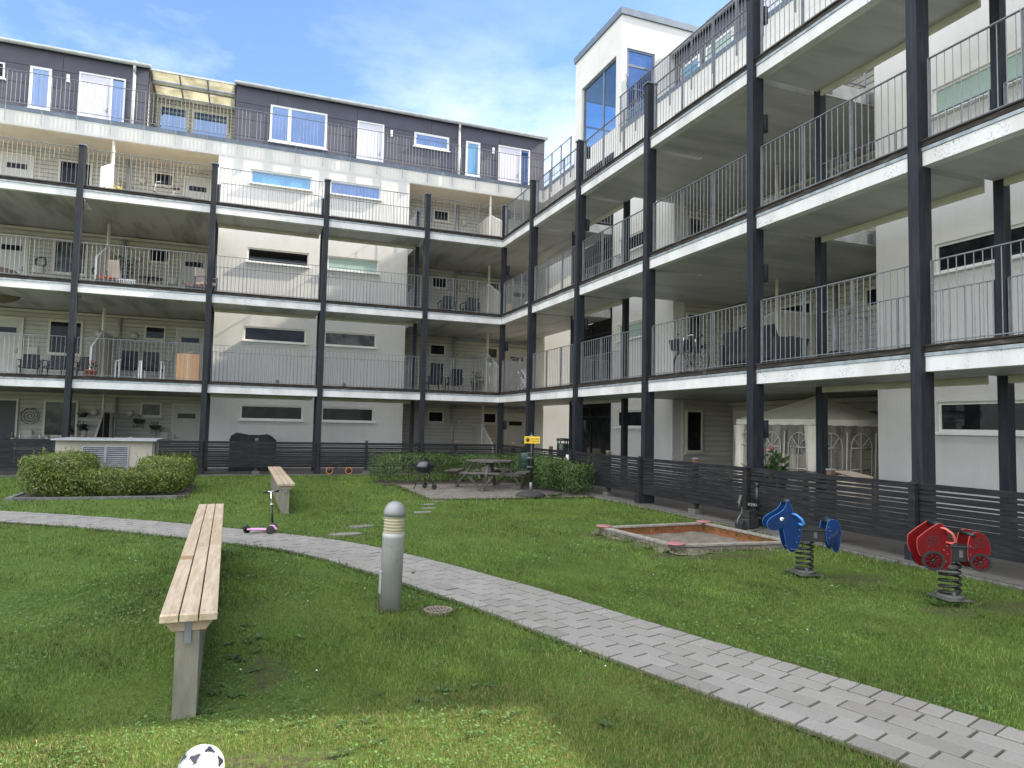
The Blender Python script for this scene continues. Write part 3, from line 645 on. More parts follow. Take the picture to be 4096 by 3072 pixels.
for k in range(3):
    for i, (a0, a1) in enumerate(rb):
        nm = BAY[i]
        dp, gp = (1.46, True)
        if i == 0: dp, gp = 1.46, False
        if i in (2, 3): dp, gp = 1.46, False
        deck(PX0, a0, a1, ZF[k], f'white-edged {LV[k]} walkway deck of the near wing, {nm}', dp, gp, 'soffitx')
        railing(PR(.06), a0 + .07, a1 - .07, ZF[k], f'steel railing on the {LV[k]} walkway of the near wing, {nm}')
    for i, (a0, a1) in enumerate(lb):
        dp, gp = (1.32, True) if i in (1, 2) else (1.32, False)
        deck(PY0, a0, a1, ZF[k], f'white-edged {LV[k]} walkway deck of the far wing, {BAY[i]}', dp, gp, 'soffit')
        railing(PL(.06), a0 + .07, a1 - .07, ZF[k], f'steel railing on the {LV[k]} walkway of the far wing, {BAY[i]}', flats=2)
    # deep balcony floors behind the walkways
    z = ZF[k]; G_ = 'deep balcony floors'
    o = MB().box(1.464, -13.5, z + .008, 4.87, -6.80, z + .336).build('balcony_floor', M['soffitx'])
    tag(o, f'{LV[k]} deep balcony floor of the near wing, in front of the cream boarded recess', 'balcony floor', G_)
    MB().box(1.62, -13.56, z + .02, 4.86, -13.503, z + .30).build('edge_beam', M['gutter'], o)
    b = MB()
    for x in (1.75, 2.75): b.box(x, -13.575, z + .06, x + .12, -13.562, z + .24)
    b.build('bracket', M['steel'], o)
    o = MB().box(-19.5, 1.324, z + .008, -9.86, 4.672, z + .336).build('balcony_floor', M['soffit'])
    tag(o, f'{LV[k]} deep balcony floor at the open end of the far wing', 'balcony floor', G_)
    b = MB(); b.add([], []); b.box(-2.92, 1.324, z + .008, 1.46, 4.672, z + .336); b.box(1.464, -3.05, z + .008, 2.79, 4.672, z + .336); b.box(.172, .0, z + .008, 1.459, 1.32, z + .336); b.box(.002, .172, z + .008, .168, 1.32, z + .336)
    o = b.build('balcony_floor', M['soffit']); tag(o, f'{LV[k]} deep balcony floor in the inner corner, joining both wings', 'balcony floor', G_)
    MB().box(1.62, -3.11, z + .02, 2.79, -3.053, z + .30).build('edge_beam', M['gutter'], o)
    # inner railings along the light wells
    gi = 'inner railings along the light wells'
    for (a0, a1, s) in ((-6.2, -3.1, 'beside the stair tower'), (-16.9, -13.65, 'between the fourth and fifth column'), (YD, -17.1, 'past the fifth column')):
        railing(PR(1.50), a0, a1, z, f'inner railing of the {LV[k]} near wing walkway, {s}', 1, gi, top=1.42)
    for (a0, a1, s) in ((-9.68, -6.38, 'second white bay'), (-6.2, -2.98, 'white bay next to the corner balcony')):
        railing(PL(1.29), a0, a1, z, f'inner railing of the {LV[k]} far wing walkway, {s}', 1, gi, top=1.42)
    railing(PL(-13.53), 1.62, 2.76, z, f'short cross railing closing the {LV[k]} deep balcony of the near wing', 0, gi, top=1.42)
    railing(PL(-3.08), 1.62, 2.76, z, f'short cross railing beside the stair tower on the {LV[k]} walkway', 0, gi, top=1.42)
    railing(PR(-2.89), 1.50, 2.72, z, f'short cross railing closing the {LV[k]} corner balcony of the far wing', 0, gi, top=1.42)
# terrace railings with long legs down the white parapet
gt = 'roof terrace railings with long legs'
xs = [-.27 - .99 * i for i in range(20)]
TL = [(-.77, 2.70, [-.27, .72, 1.71, 2.69]), (-4.76, -.77, [-1.26, -2.27, -3.27, -4.26]), (-8.75, -4.76, [-5.26, -6.27, -7.25, -8.25]), (-12.74, -8.75, [-9.25, -10.25, -11.25, -12.24]), (-16.73, -12.74, [-13.24, -14.24, -15.23, -16.23]), (-20.7, -16.73, [-17.2, -18.2, -19.2, -20.2])]
TN = ['section nearest the inner corner', 'second section from the inner corner', 'third section from the inner corner', 'fourth section from the inner corner', 'fifth section from the inner corner', 'sixth section from the inner corner']
for (a0, a1, lg), n in zip(TL, TN): railing(PL(2.65), a0, a1, 11.80, f'roof terrace railing of the far wing, {n}', grp=gt, top=1.13, bot=.06, low=.06, legs=lg, sp=.124)
for n, (a0, a1) in zip(TN, ((-7.72, -3.78), (-11.66, -7.72), (-15.6, -11.66), (-19.54, -15.6))):
    railing(PR(2.65), a0, a1, 11.74, f'roof terrace railing of the near wing, {n}', grp=gt, top=1.02, bot=.06, low=.06, legs=[a1 - .1 - .96 * i for i in range(4)], sp=.124)
railing(PR(2.65), -.15, 2.62, 11.80, 'short roof terrace railing bridging the corner beside the stair tower', grp=gt, top=1.05, bot=.06, low=.06, legs=[-.1, .8, 1.7], sp=.124)
# up-and-down cylinder lamps on the columns
def updown(x, y, z, label):
    t = thing('wall_light', label, 'wall light', (x, y, z), 0, 'dark cylinder lights on the columns')
    b = MB(); b.lathe([(.058, -.16), (.062, -.155), (.062, .155), (.058, .16)], (0, 0, 0), 16); b.build('cylinder', M['column'], t)
    b = MB(); b.box(-.09, -.03, -.05, -.05, .03, .05); b.build('bracket', M['column'], t)
for k, z in enumerate((1.75, 4.62, 7.45, 10.25)):
    f = ['ground level', 'lowest walkway', 'middle walkway', 'top walkway'][k]
    for x, y, s in ((.26, .085, 'corner column'), (.258, RN[1] + .08, 'second near wing column'), (.258, RN[3] + .08, 'fourth near wing column')):
        if k == 3 and s.startswith('x'): continue
        updown(x, y, z if k < 3 else 9.55, f'dark cylinder light on the {s} at {f}')
# ------------------------------------------------------------------ fences
def fence(P, cols, a_end, label, name_end):
    t = thing('slat_fence', label, 'fence', P(cols[0], 0, 0), 0, 'dark slat fences'); L = Vector(t.location)
    def Q(a, d, z): return tuple(Vector(P(a, d, z)) - L)
    pts = list(cols) + [a_end]
    for i in range(len(pts) - 1):
        a0, a1 = sorted((pts[i], pts[i + 1])); a0 += .055; a1 -= .055
        b = MB(); z = .235; j = 0; seq = [.088, .088, .088, .06, .088, .06, .088, .045, .088, .045, .088]; gaps = [.006, .006, .006, .006, .008, .010, .015, .018, .019, .019, 0]
        jit = lambda: random.uniform(-.002, .002); mid = (a0 + a1) / 2 + random.uniform(-.3, .3)
        tot = sum(seq) + sum(gaps); sc = (1.05 - .235) / tot
        for h, g in zip(seq, gaps):
            h *= sc; g *= sc
            cut = mid if j % 3 == 1 else None; y = jit()
            for (u, v) in (((a0, cut - .002), (cut + .002, a1)) if cut else ((a0, a1),)):
                e = random.uniform(-.0025, .0025)
                p = [Q(u, .0 + y, z), Q(v, .0 + y, z + e), Q(v, .022 + y, z + e), Q(u, .022 + y, z), Q(u, .0 + y, z + h), Q(v, .0 + y, z + h + e), Q(v, .022 + y, z + h + e), Q(u, .022 + y, z + h)]
                b.hexa(p)
            z += h + g; j += 1
        b.build('slat_panel', M['fence'], t, .002)
        b = MB(); m = (a0 + a1) / 2 - .15
        b.pbox(Q, m - .045, m + .045, -.10, -.004, .12, 1.0); b.build('post', M['edgewood'], t)
        b = MB(); b.pbox(Q, m - .045, m + .045, -.10, -.004, 1.001, 1.12); b.build('post_head', M['copper'], t)
        b = MB(); b.pbox(Q, m - .05, m + .05, -.105, .001, 1.122, 1.142); b.build('post_cap', M['zinc'], t)
        b = MB(); b.pbox(Q, m - .11, m + .11, -.16, .05, -.05, .118); b.build('post_foot', M['block'], t)
    for c in cols[1:]:
        b = MB(); h = .05; b.pbox(Q, c - h, c + h, .025, .10, .22, 1.04)
        b.build('post', M['fence'], t, .003)
        b = MB(); q = [Q(c - h - .01, .018, 1.042), Q(c + h + .01, .018, 1.042), Q(c + h + .01, .107, 1.042), Q(c - h - .01, .107, 1.042)]; tip = Q(c, .062, 1.092)
        b.add(q + [tip], [(0, 1, 2, 3), (0, 1, 4), (1, 2, 4), (2, 3, 4), (3, 0, 4)]); b.build('post_cap', M['fence'], t)
        b = MB(); b.pbox(Q, c - .09, c + .09, -.02, .13, -.05, .225); b.build('post_foot', M['column'], t)
    return t
fence(PL(-.10), [-.09] + [x + CW / 2 for x in LNX], -19.5, 'dark horizontal slat fence across the far wing, behind the hedges and the vent box', '')
fence(PR(-.10), [-.09] + [y + CW / 2 for y in RN], YE, 'dark horizontal slat fence along the near wing, behind the spring riders', '')
sock = thing('socket_box', 'small white socket box fixed to the near wing fence above the hedge', 'socket box', (-.20, RN[1] + .17, .88))
MB().box(-.03, -.06, -.07, .0, .06, .07).build('housing', M['plainwhite'], sock, .008); MB().box(-.045, -.035, -.05, -.031, .035, .03).build('flap', M['frame'], sock)

# ------------------------------------------------------------------ ground
kind(MB().box(-150, -150, -1.2, 150, 150, -.30).build('ground', M['earth']), 'structure')
def near_curve(x, y, pts):   # signed helper: distance from polyline
    d = np.full(x.shape, 1e9)
    for (ax, ay), (bx, by) in zip(pts[:-1], pts[1:]):
        vx, vy = bx - ax, by - ay; t = np.clip(((x - ax) * vx + (y - ay) * vy) / (vx * vx + vy * vy), 0, 1)
        d = np.minimum(d, np.hypot(x - ax - t * vx, y - ay - t * vy))
    return d
# path edges (upper = beside the buildings' lawn, lower = camera side)
UP = [(-24, -3.6), (-20, -5.0), (-16, -6.9), (-12.63, -8.85), (-10.96, -10.0), (-9.9, -10.85), (-8.9, -11.75), (-8.2, -12.45), (-7.45, -13.22), (-6.93, -14.0), (-6.49, -14.9), (-6.12, -15.78), (-5.6, -17.2), (-5.27, -18.3), (-4.97, -19.25), (-4.72, -19.98), (-4.52, -20.55), (-4.33, -21.15), (-4.1, -22.0), (-3.7, -23.6), (-3.3, -25.5)]
def resample(pts, step):
    P = [Vector((a, b)) for a, b in pts]; Q = []      # Catmull-Rom
    for i in range(len(P) - 1):
        p0, p1, p2, p3 = P[max(i - 1, 0)], P[i], P[i + 1], P[min(i + 2, len(P) - 1)]
        for k in range(24):
            t = k / 24; Q.append(.5 * ((2 * p1) + (p2 - p0) * t + (2 * p0 - 5 * p1 + 4 * p2 - p3) * t * t + (3 * p1 - p0 - 3 * p2 + p3) * t ** 3))
    Q.append(P[-1]); out = [Q[0]]; acc = 0
    for a, b in zip(Q[:-1], Q[1:]):
        d = (b - a).length
        while acc + d >= step:
            a = a + (b - a) * ((step - acc) / d); d = (b - a).length; out.append(a.copy()); acc = 0
        acc += d
    return out
U = resample(UP, .105); NU = len(U)
def frame_at(s):   # s in samples (float)
    s = max(0, min(NU - 1.001, s)); i = int(s); p = U[i].lerp(U[i + 1], s - i)
    t = (U[min(i + 4, NU - 1)] - U[max(i - 4, 0)]).normalized(); return p, Vector((t.y, -t.x))   # normal to the camera side
def onpath(s, w):
    p, n = frame_at(s)
    n2 = -n if n.x > 0 else n
    return p + n2 * w
PW = .98
b = MB(); tone = []
def paver(s0, s1, w0, w1, z=.016, g=.0085):
    a, bq, c, d = onpath(s0, w0), onpath(s1, w0), onpath(s1, w1), onpath(s0, w1)
    m = (a + bq + c + d) / 4; q = []
    for p in (a, bq, c, d):
        v = p - m; l = v.length; q.append(m + v * (1 - g / l * 1.2))
    h = z + random.uniform(-.0025, .0025); tx, ty = random.uniform(-.012, .012), random.uniform(-.012, .012)
    top = [(p.x, p.y, h + (p.x - m.x) * tx + (p.y - m.y) * ty) for p in q]
    n = len(b.v); ins = [(m.x + (x - m.x) * .94, m.y + (y - m.y) * .94, zz + .003) for x, y, zz in top]
    b.add([(x, y, -.03) for x, y, zz in top] + top + ins, [(0, 1, 5, 4), (1, 2, 6, 5), (2, 3, 7, 6), (3, 0, 4, 7), (4, 5, 9, 8), (5, 6, 10, 9), (6, 7, 11, 10), (7, 4, 8, 11), (8, 9, 10, 11)])
    tone.extend([min(1, max(0, random.gauss(.42, .19)))] * 9)
rows = [(.215, .215 + .155), (.37, .525), (.525, .68), (.68, .835), (.835, .99)]
s = 1.0
while s < NU - 4: paver(s, s + 1.32, 0, .21); s += 1.32          # soldier course on the upper edge
for r_, (w0, w1) in enumerate(rows):
    s = 1.0 + (r_ % 2) * 1.35 + (r_ * .37)
    while s < NU - 5: paver(s, s + 2.7, w0, w1); s += 2.7
path = kind(b.build('path', M['paver'], tone=tone), 'structure')
edge = [onpath(i, -.03) for i in range(0, NU, 4)]; edge2 = [onpath(i, 1.02) for i in range(0, NU, 4)]
b = MB(); n = len(edge); b.add([(p.x, p.y, .004) for p in edge] + [(p.x, p.y, .004) for p in edge2], [(i, i + 1, n + i + 1, n + i) for i in range(n - 1)])
kind(b.build('path_bed', M['moss']), 'structure')
PMID = [tuple(onpath(i, .49)) for i in range(0, NU, 5)]
# patio of worn setts
b = MB(); tone = []; PA = (-4.62, -8.25, -.47, -3.9)
y = PA[1]; j = 0
while y < PA[3]:
    x = PA[0] + (j % 2) * .07
    while x < PA[2] - .1:
        if not (x > -.9 and y < -7.9) or True:
            h = .014 + random.uniform(-.004, .004)
            b.box(x + .005, y + .005, -.03, x + .158, y + .102, h); tone.extend([min(1, max(0, random.gauss(.45, .3)))] * 6)
        x += .17
    y += .113; j += 1
kind(b.build('patio', M['patiopaver'], tone=tone), 'structure')
kind(MB().box(PA[0], PA[1], -.02, PA[2], PA[3], .003).build('patio_bed', M['soil']), 'structure')
# paving along both wings
def paving(x0, y0, x1, y1, s):
    b = MB(); tone = []; nx = max(1, round((x1 - x0) / s)); ny = max(1, round((y1 - y0) / s)); dx = (x1 - x0) / nx; dy = (y1 - y0) / ny
    for i in range(nx):
        for j in range(ny):
            h = .022 + random.uniform(-.002, .002)
            b.box(x0 + i * dx + .004, y0 + j * dy + .004, -.10, x0 + (i + 1) * dx - .004, y0 + (j + 1) * dy - .004, h); tone.extend([random.random()] * 6)
    return b, tone
b, tone = paving(-22, -.42, -.36, 4.66, .40); b2, t2 = paving(-.36, YE, 4.86, 4.66, .40)
n = len(b.v); b.v += b2.v; b.f += [tuple(i + n for i in f) for f in b2.f]; b.sm += b2.sm
kind(b.build('pavement', M['slab'], tone=tone + t2), 'structure')
kind(MB().box(-22, -.47, -.3, -.41, -.424, .012).box(-.41, YE, -.3, -.364, -.47, .012).build('kerb', M['kerb']), 'structure')
kind(MB().box(-22, -.43, -.29, 5, 4.7, -.02).box(-.37, YE - .5, -.29, 5, -.44, -.02).build('pavement_bed', M['soil']), 'structure')
SANDQ = [(-3.12, -13.52), (-2.95, -15.42), (-.92, -15.6), (-.98, -13.42)]
def inpoly(x, y, poly, m=0):
    ins = np.ones(x.shape, bool); n = len(poly); cx = sum(p[0] for p in poly) / n; cy = sum(p[1] for p in poly) / n
    for i in range(n):
        (ax, ay), (bx, by) = poly[i], poly[(i + 1) % n]; s = (bx - ax) * (y - ay) - (by - ay) * (x - ax); s0 = (bx - ax) * (cy - ay) - (by - ay) * (cx - ax)
        ins &= (s * np.sign(s0) > -m * math.hypot(bx - ax, by - ay))
    return ins
def vnoise(x, y, f, seed):
    r = np.random.default_rng(seed); v = np.zeros_like(x)
    for i in range(6): a = r.uniform(0, 2 * PI); k = f * r.uniform(.6, 1.7); v += np.sin((x * math.cos(a) + y * math.sin(a)) * k + r.uniform(0, 6.3))
    return v / 6
# lawn sheet with bare patches
BARE = [(-8.42, -18.7, .12, .38), (-8.6, -20.05, .55, .16), (-9.1, -20.35, .8, .2), (-1.86, -17.5, .45, .25), (-1.3, -19.0, .55, .3), (-2.2, -18.9, .3, .2), (-3.0, -15.6, .55, .22), (-2.3, -15.85, .8, .15), (-3.25, -13.9, .22, .5)]
def bareness(x, y):
    v = np.zeros_like(x)
    for cx, cy, rx, ry in BARE:
        v = np.maximum(v, np.clip(1.55 - ((x - cx) / rx) ** 2 - ((y - cy) / ry) ** 2, 0, 1))
    v = np.maximum(v, np.clip(1 - (np.abs(x + .45)) / .14, 0, 1) * (y < -8))
    return v
gx = np.concatenate([np.arange(-40, -16, 1.5), np.arange(-16, -.42, .12), [-.42]]); gy = np.concatenate([np.arange(-45, -24, 1.5), np.arange(-24, -.47, .12), [-.475]])
X, Y = np.meshgrid(gx, gy, indexing='ij'); wv = .008 * np.sin(X * 2.1 + 1.3 * np.sin(Y * .9)) + .006 * np.sin(Y * 3.1 + X)
Z = wv - .004; Z -= .012 * (near_curve(X, Y, PMID) < .75) + .02 * ((X > PA[0] - .15) & (Y > PA[1] - .15) & (Y < PA[3] + .2))
V = np.stack([X, Y, Z], -1).reshape(-1, 3); a, c = X.shape; ii, jj = np.meshgrid(np.arange(a - 1), np.arange(c - 1), indexing='ij'); q = (ii * c + jj).ravel()
Z -= .3 * inpoly(X, Y, SANDQ, .06)
V = np.stack([X, Y, Z], -1).reshape(-1, 3)
lawn = fast_mesh('lawn', V, np.stack([q, q + c, q + c + 1, q + 1], -1), M['lawn']); kind(lawn, 'structure')
at = lawn.data.attributes.new('bare', 'FLOAT', 'POINT'); at.data.foreach_set('value', bareness(X, Y).astype(np.float32).ravel())
lawn.data.polygons.foreach_set('use_smooth', np.ones(len(lawn.data.polygons), dtype=bool))
# grass blades
def allowed(x, y, soft=0):
    ok = near_curve(x, y, PMID) > .495 + .035 * vnoise(x, y, 9, 41)
    ok &= ~((x > PA[0] + .03) & (x < PA[2]) & (y > PA[1] + .03) & (y < PA[3]))
    ok &= ~inpoly(x, y, SANDQ, .02); ok &= (x < -.43) & (y < -.49)
    ok &= ~((x > -12.95) & (x < -9.85) & (y > -6.75) & (y < -3.9)); ok &= ~((np.abs(x + 6.9) < .115) & (np.abs(y + 17.52) < .115))
    ok &= ~((np.abs(x + 8.92) < .09) & (y > -19.3) & (y < -13.8)); ok &= ~((np.abs(x + 7.84) < .08) & (y > -10.1) & (y < -5))
    return ok
def scatter(n, d0, d1, az0, az1):
    d = np.sqrt(rng.uniform(d0 * d0, d1 * d1, n)); az = rng.uniform(az0, az1, n); return CAM.x + d * np.sin(az), CAM.y + d * np.cos(az)
VV = []; FF = []; CC = []; off = 0
for (n, d0, d1, h, w) in ((210000, 2.0, 5.2, .018, .003), (150000, 5.2, 9, .021, .0048), (100000, 9, 15, .026, .0075), (60000, 15, 26, .04, .014)):
    x, y = scatter(n, d0, d1, R(-34), R(64)); k = allowed(x, y)
    bn = bareness(x, y); k &= rng.uniform(0, 1, n) > np.clip(bn * 1.1, 0, .8); x, y = x[k], y[k]; n = len(x)
    a = rng.uniform(0, 2 * PI, n); hh = h * rng.uniform(.5, 1.5, n) * (1 + .35 * vnoise(x, y, 2.2, 3)); ww = w * rng.uniform(.7, 1.3, n); lean = hh * rng.uniform(.2, 1.1, n); la = rng.uniform(0, 2 * PI, n)
    bx, by = np.cos(a) * ww / 2, np.sin(a) * ww / 2; z0 = np.full(n, -.006)
    m1x, m1y = x + np.cos(la) * lean * .35, y + np.sin(la) * lean * .35; tx, ty = x + np.cos(la) * lean, y + np.sin(la) * lean
    P = np.stack([np.stack([x - bx, y - by, z0], -1), np.stack([x + bx, y + by, z0], -1), np.stack([m1x + bx * .8, m1y + by * .8, hh * .6], -1), np.stack([m1x - bx * .8, m1y - by * .8, hh * .6], -1), np.stack([tx, ty, hh], -1)], 1)
    base = off + np.arange(n)[:, None] * 5
    FF.append((base + np.array([[0, 1, 2]])).reshape(-1, 3)); FF.append((base + np.array([[0, 2, 3]])).reshape(-1, 3)); FF.append((base + np.array([[3, 2, 4]])).reshape(-1, 3))
    g = rng.uniform(0, 1, n)[:, None]; patch = np.clip(.5 + .5 * vnoise(x, y, 1.3, 5) + .25 * vnoise(x, y, 6, 9), 0, 1)[:, None]
    c = np.array([.080, .145, .022]) * (1 - patch) + np.array([.142, .202, .040]) * patch; c = c * (.55 + .9 * g) * np.clip(1 + .55 * vnoise(x, y, 3.2, 51) + .45 * vnoise(x, y, 11, 52), .45, 1.7)[:, None]
    dry_sunlit = (rng.uniform(0, 1, n) < .06 + .22 * np.clip(vnoise(x, y, .9, 12), 0, 1) + .25 * ((y < -19.4) & (x < -5)))[:, None]; c = np.where(dry_sunlit, np.array([.25, .22, .085]) * (.6 + .6 * g), c)  # random dry blades, plus sunlit yellow put into the lit foreground strip
    CC += [c, c, c]; VV.append(P.reshape(-1, 3)); off += n * 5
tx_, ty_ = [], []
def tuft(x, y, n, sp):
    for i in range(n): tx_.append(x + random.gauss(0, sp)); ty_.append(y + random.gauss(0, sp))
for i in range(0, NU - 6, 1):
    for w_ in (-.02, 1.02):
        p_ = onpath(i, w_)
        if (p_ - Vector((CAM.x, CAM.y))).length < 13: tuft(p_.x, p_.y, 7, .035)
for i in range(90): tuft(-8.865 + .085 * (1 if i % 2 else -1) - .02 * 0, -19.35 + 5.5 * i / 90, 12, .03); tuft(-7.84 + .085 * (1 if i % 2 else -1), -10.2 + 5.1 * i / 90, 5, .03)
for i in range(24): a_ = i * .26; tuft(-7.31 + .115 * math.cos(a_), -17.36 + .115 * math.sin(a_), 9, .02); tuft(-2.36 + .2 * math.cos(a_), -17.22 + .2 * math.sin(a_), 10, .05); tuft(-1.8 + .2 * math.cos(a_), -18.62 + .2 * math.sin(a_), 12, .06); tuft(-6.9 + .15 * math.cos(a_), -17.52 + .15 * math.sin(a_), 8, .02)
for (p_, q_) in zip(SANDQ, SANDQ[1:] + SANDQ[:1]):
    for i in range(40): tuft(p_[0] + (q_[0] - p_[0]) * i / 40 + random.uniform(-.1, .02), p_[1] + (q_[1] - p_[1]) * i / 40 - random.uniform(0, .1), 9, .04)
for i in range(60): tuft(-.50, -19 + 9.5 * i / 60, 8, .05); tuft(-9.8 + 10 * i / 60 - 5, -.55, 5, .05); tuft(PA[0] - .02, PA[1] + 4.3 * i / 60, 6, .04); tuft(PA[0] + 4.1 * i / 60, PA[1] - .02, 6, .04)
x = np.array(tx_); y = np.array(ty_); n = len(x); dd_ = np.hypot(x - CAM.x, y - CAM.y); a = rng.uniform(0, 2 * PI, n); hh = rng.uniform(.025, .065, n); ww = .0035 * np.clip(dd_ / 4.5, 1, 4); lean = hh * rng.uniform(.3, 1.0, n); la = rng.uniform(0, 2 * PI, n)
bx, by = np.cos(a) * ww / 2, np.sin(a) * ww / 2; z0 = np.full(n, -.006)
m1x, m1y = x + np.cos(la) * lean * .35, y + np.sin(la) * lean * .35
P = np.stack([np.stack([x - bx, y - by, z0], -1), np.stack([x + bx, y + by, z0], -1), np.stack([m1x + bx * .8, m1y + by * .8, hh * .6], -1), np.stack([m1x - bx * .8, m1y - by * .8, hh * .6], -1), np.stack([x + np.cos(la) * lean, y + np.sin(la) * lean, hh], -1)], 1)
base = off + np.arange(n)[:, None] * 5
for tri in ([0, 1, 2], [0, 2, 3], [3, 2, 4]): FF.append((base + np.array([tri])).reshape(-1, 3))
c = np.array([.085, .135, .03]) * rng.uniform(.5, 1.4, n)[:, None]; c = np.where((rng.uniform(0, 1, n) < .15)[:, None], np.array([.26, .22, .10]), c); CC += [c, c, c]; VV.append(P.reshape(-1, 3))
grass = fast_mesh('grass', np.vstack(VV), np.vstack(FF), M['blade'], np.vstack(CC)); kind(grass, 'stuff'); tag(grass, 'short green lawn grass on both sides of the paved path', 'grass')
# clover and broad-leaved weeds
VV = []; FF = []; CC = []; off = 0
for (n, d0, d1, r_) in ((30000, 2.2, 6, .0062), (30000, 6, 13, .0095)):
    x, y = scatter(n, d0, d1, R(-30), R(56)); cl = vnoise(x, y, 1.6, 21) + .5 * vnoise(x, y, 4.5, 22); k = allowed(x, y) & (cl > .06) & (rng.uniform(0, 1, n) > bareness(x, y)); x, y = x[k], y[k]; n = len(x)
    rr = r_ * rng.uniform(.6, 1.5, n); z = rng.uniform(.010, .034, n); a0 = rng.uniform(0, 2 * PI, n); tl = rng.uniform(-.45, .45, (n, 2))
    th = np.arange(5) * 2 * PI / 5; ox = np.cos(a0[:, None] + th) * rr[:, None]; oy = np.sin(a0[:, None] + th) * rr[:, None]
    P = np.stack([x[:, None] + ox, y[:, None] + oy, z[:, None] + ox * tl[:, :1] + oy * tl[:, 1:]], -1)
    FF.append((off + np.arange(n)[:, None] * 5 + np.arange(5)[None, :])); g = rng.uniform(.6, 1.4, n)[:, None]
    CC.append(np.array([.085, .160, .044]) * g); VV.append(P.reshape(-1, 3)); off += n * 5
cl = fast_mesh('clover', np.vstack(VV), np.vstack(FF), M['blade'], np.vstack(CC)); kind(cl, 'stuff'); tag(cl, 'clover leaves spread through the lawn', 'clover')
# leaf rosettes in the sunny foreground
def rosette(b, x, y, n, l):
    for i in range(n):
        a = 2 * PI * i / n + random.uniform(-.3, .3); ln = l * random.uniform(.6, 1.2); w = ln * .2; up = random.uniform(.2, .7)
        p0 = Vector((x, y, .005)); d = Vector((math.cos(a), math.sin(a), 0)); s_ = Vector((-d.y, d.x, 0)) * w
        p1 = p0 + d * ln * .5 + Vector((0, 0, ln * up * .55)); p2 = p0 + d * ln + Vector((0, 0, ln * up * .5))
        b.add([p0, p1 + s_, p2, p1 - s_], [(0, 1, 2, 3)])
b = MB()
for i in range(46):
    x = random.uniform(-9.4, -6.6); y = random.uniform(-20.4, -19.2) if i < 30 else random.uniform(-19.2, -15)
    rosette(b, x, y, random.randint(5, 8), random.uniform(.03, .065))
for i in range(14): rosette(b, random.uniform(-8.95, -8.6) + .2, random.uniform(-19.4, -17.5), 6, .06)
rosette(b, -1.95, -18.75, 7, .13); rosette(b, -2.1, -18.7, 7, .12); rosette(b, -1.5, -8.15, 9, .22)
o = fast_mesh('weeds', np.array([tuple(v) for v in b.v]), np.array(b.f), M['blade'], np.tile(np.array([[.075, .125, .04]]), (len(b.f), 1)) * rng.uniform(.6, 1.4, (len(b.f), 1)))
kind(o, 'stuff'); tag(o, 'broad-leaved weeds scattered in the lawn', 'weeds')
b = MB()
for i in range(26):
    d = random.uniform(4, 13); az = R(random.uniform(-12, 50)); x, y = CAM.x + d * math.sin(az), CAM.y + d * math.cos(az)
    if not allowed(np.array([x]), np.array([y]))[0]: continue
    b.lathe([(.002, .0), (.0062, .003), (.005, .006)], (x, y, .036), 7)
o = b.build('daisies', M['daisy']); kind(o, 'stuff'); tag(o, 'tiny white daisies dotted over the lawn', 'daisies')
# stepping stones
SS = [(-6.75, -12.06, .22, .13, .3, 'large stepping stone halfway between the path and the patio, the farther of the big pair'), (-7.1, -12.84, .25, .14, .2, 'large stepping stone lying closest to the path'), (-5.32, -10.46, .2, .12, .2, 'small stepping stone behind the bollard lamp head'),
      (-5.05, -9.85, .16, .10, .1, 'small flat stepping stone third nearest to the patio'), (-4.88, -9.2, .17, .09, .4, 'sunken stepping stone second nearest to the patio'), (-4.5, -8.62, .17, .08, .1, 'sunken stepping stone touching the patio edge'), (-6.1, -11.2, .15, .1, .2, 'half hidden stepping stone right behind the bollard lamp')]
for x, y, a, c, rz, lab in SS:
    b = MB(); n = 14; pl = []
    for i in range(n): th = 2 * PI * i / n; k = 1 + random.uniform(-.1, .1); pl.append((a * k * math.cos(th) * (abs(math.cos(th)) ** -.25 if abs(math.cos(th)) > .1 else 1), c * k * math.sin(th)))
    b.prism(pl, lambda u, v, w: (u, v, w), -.03, .009); o = b.build('stepping_stone', M['stone']); o.location = (x, y, 0.004); o.rotation_euler = (0, 0, rz); tag(o, lab, 'stepping stone', 'stepping stones in the lawn')

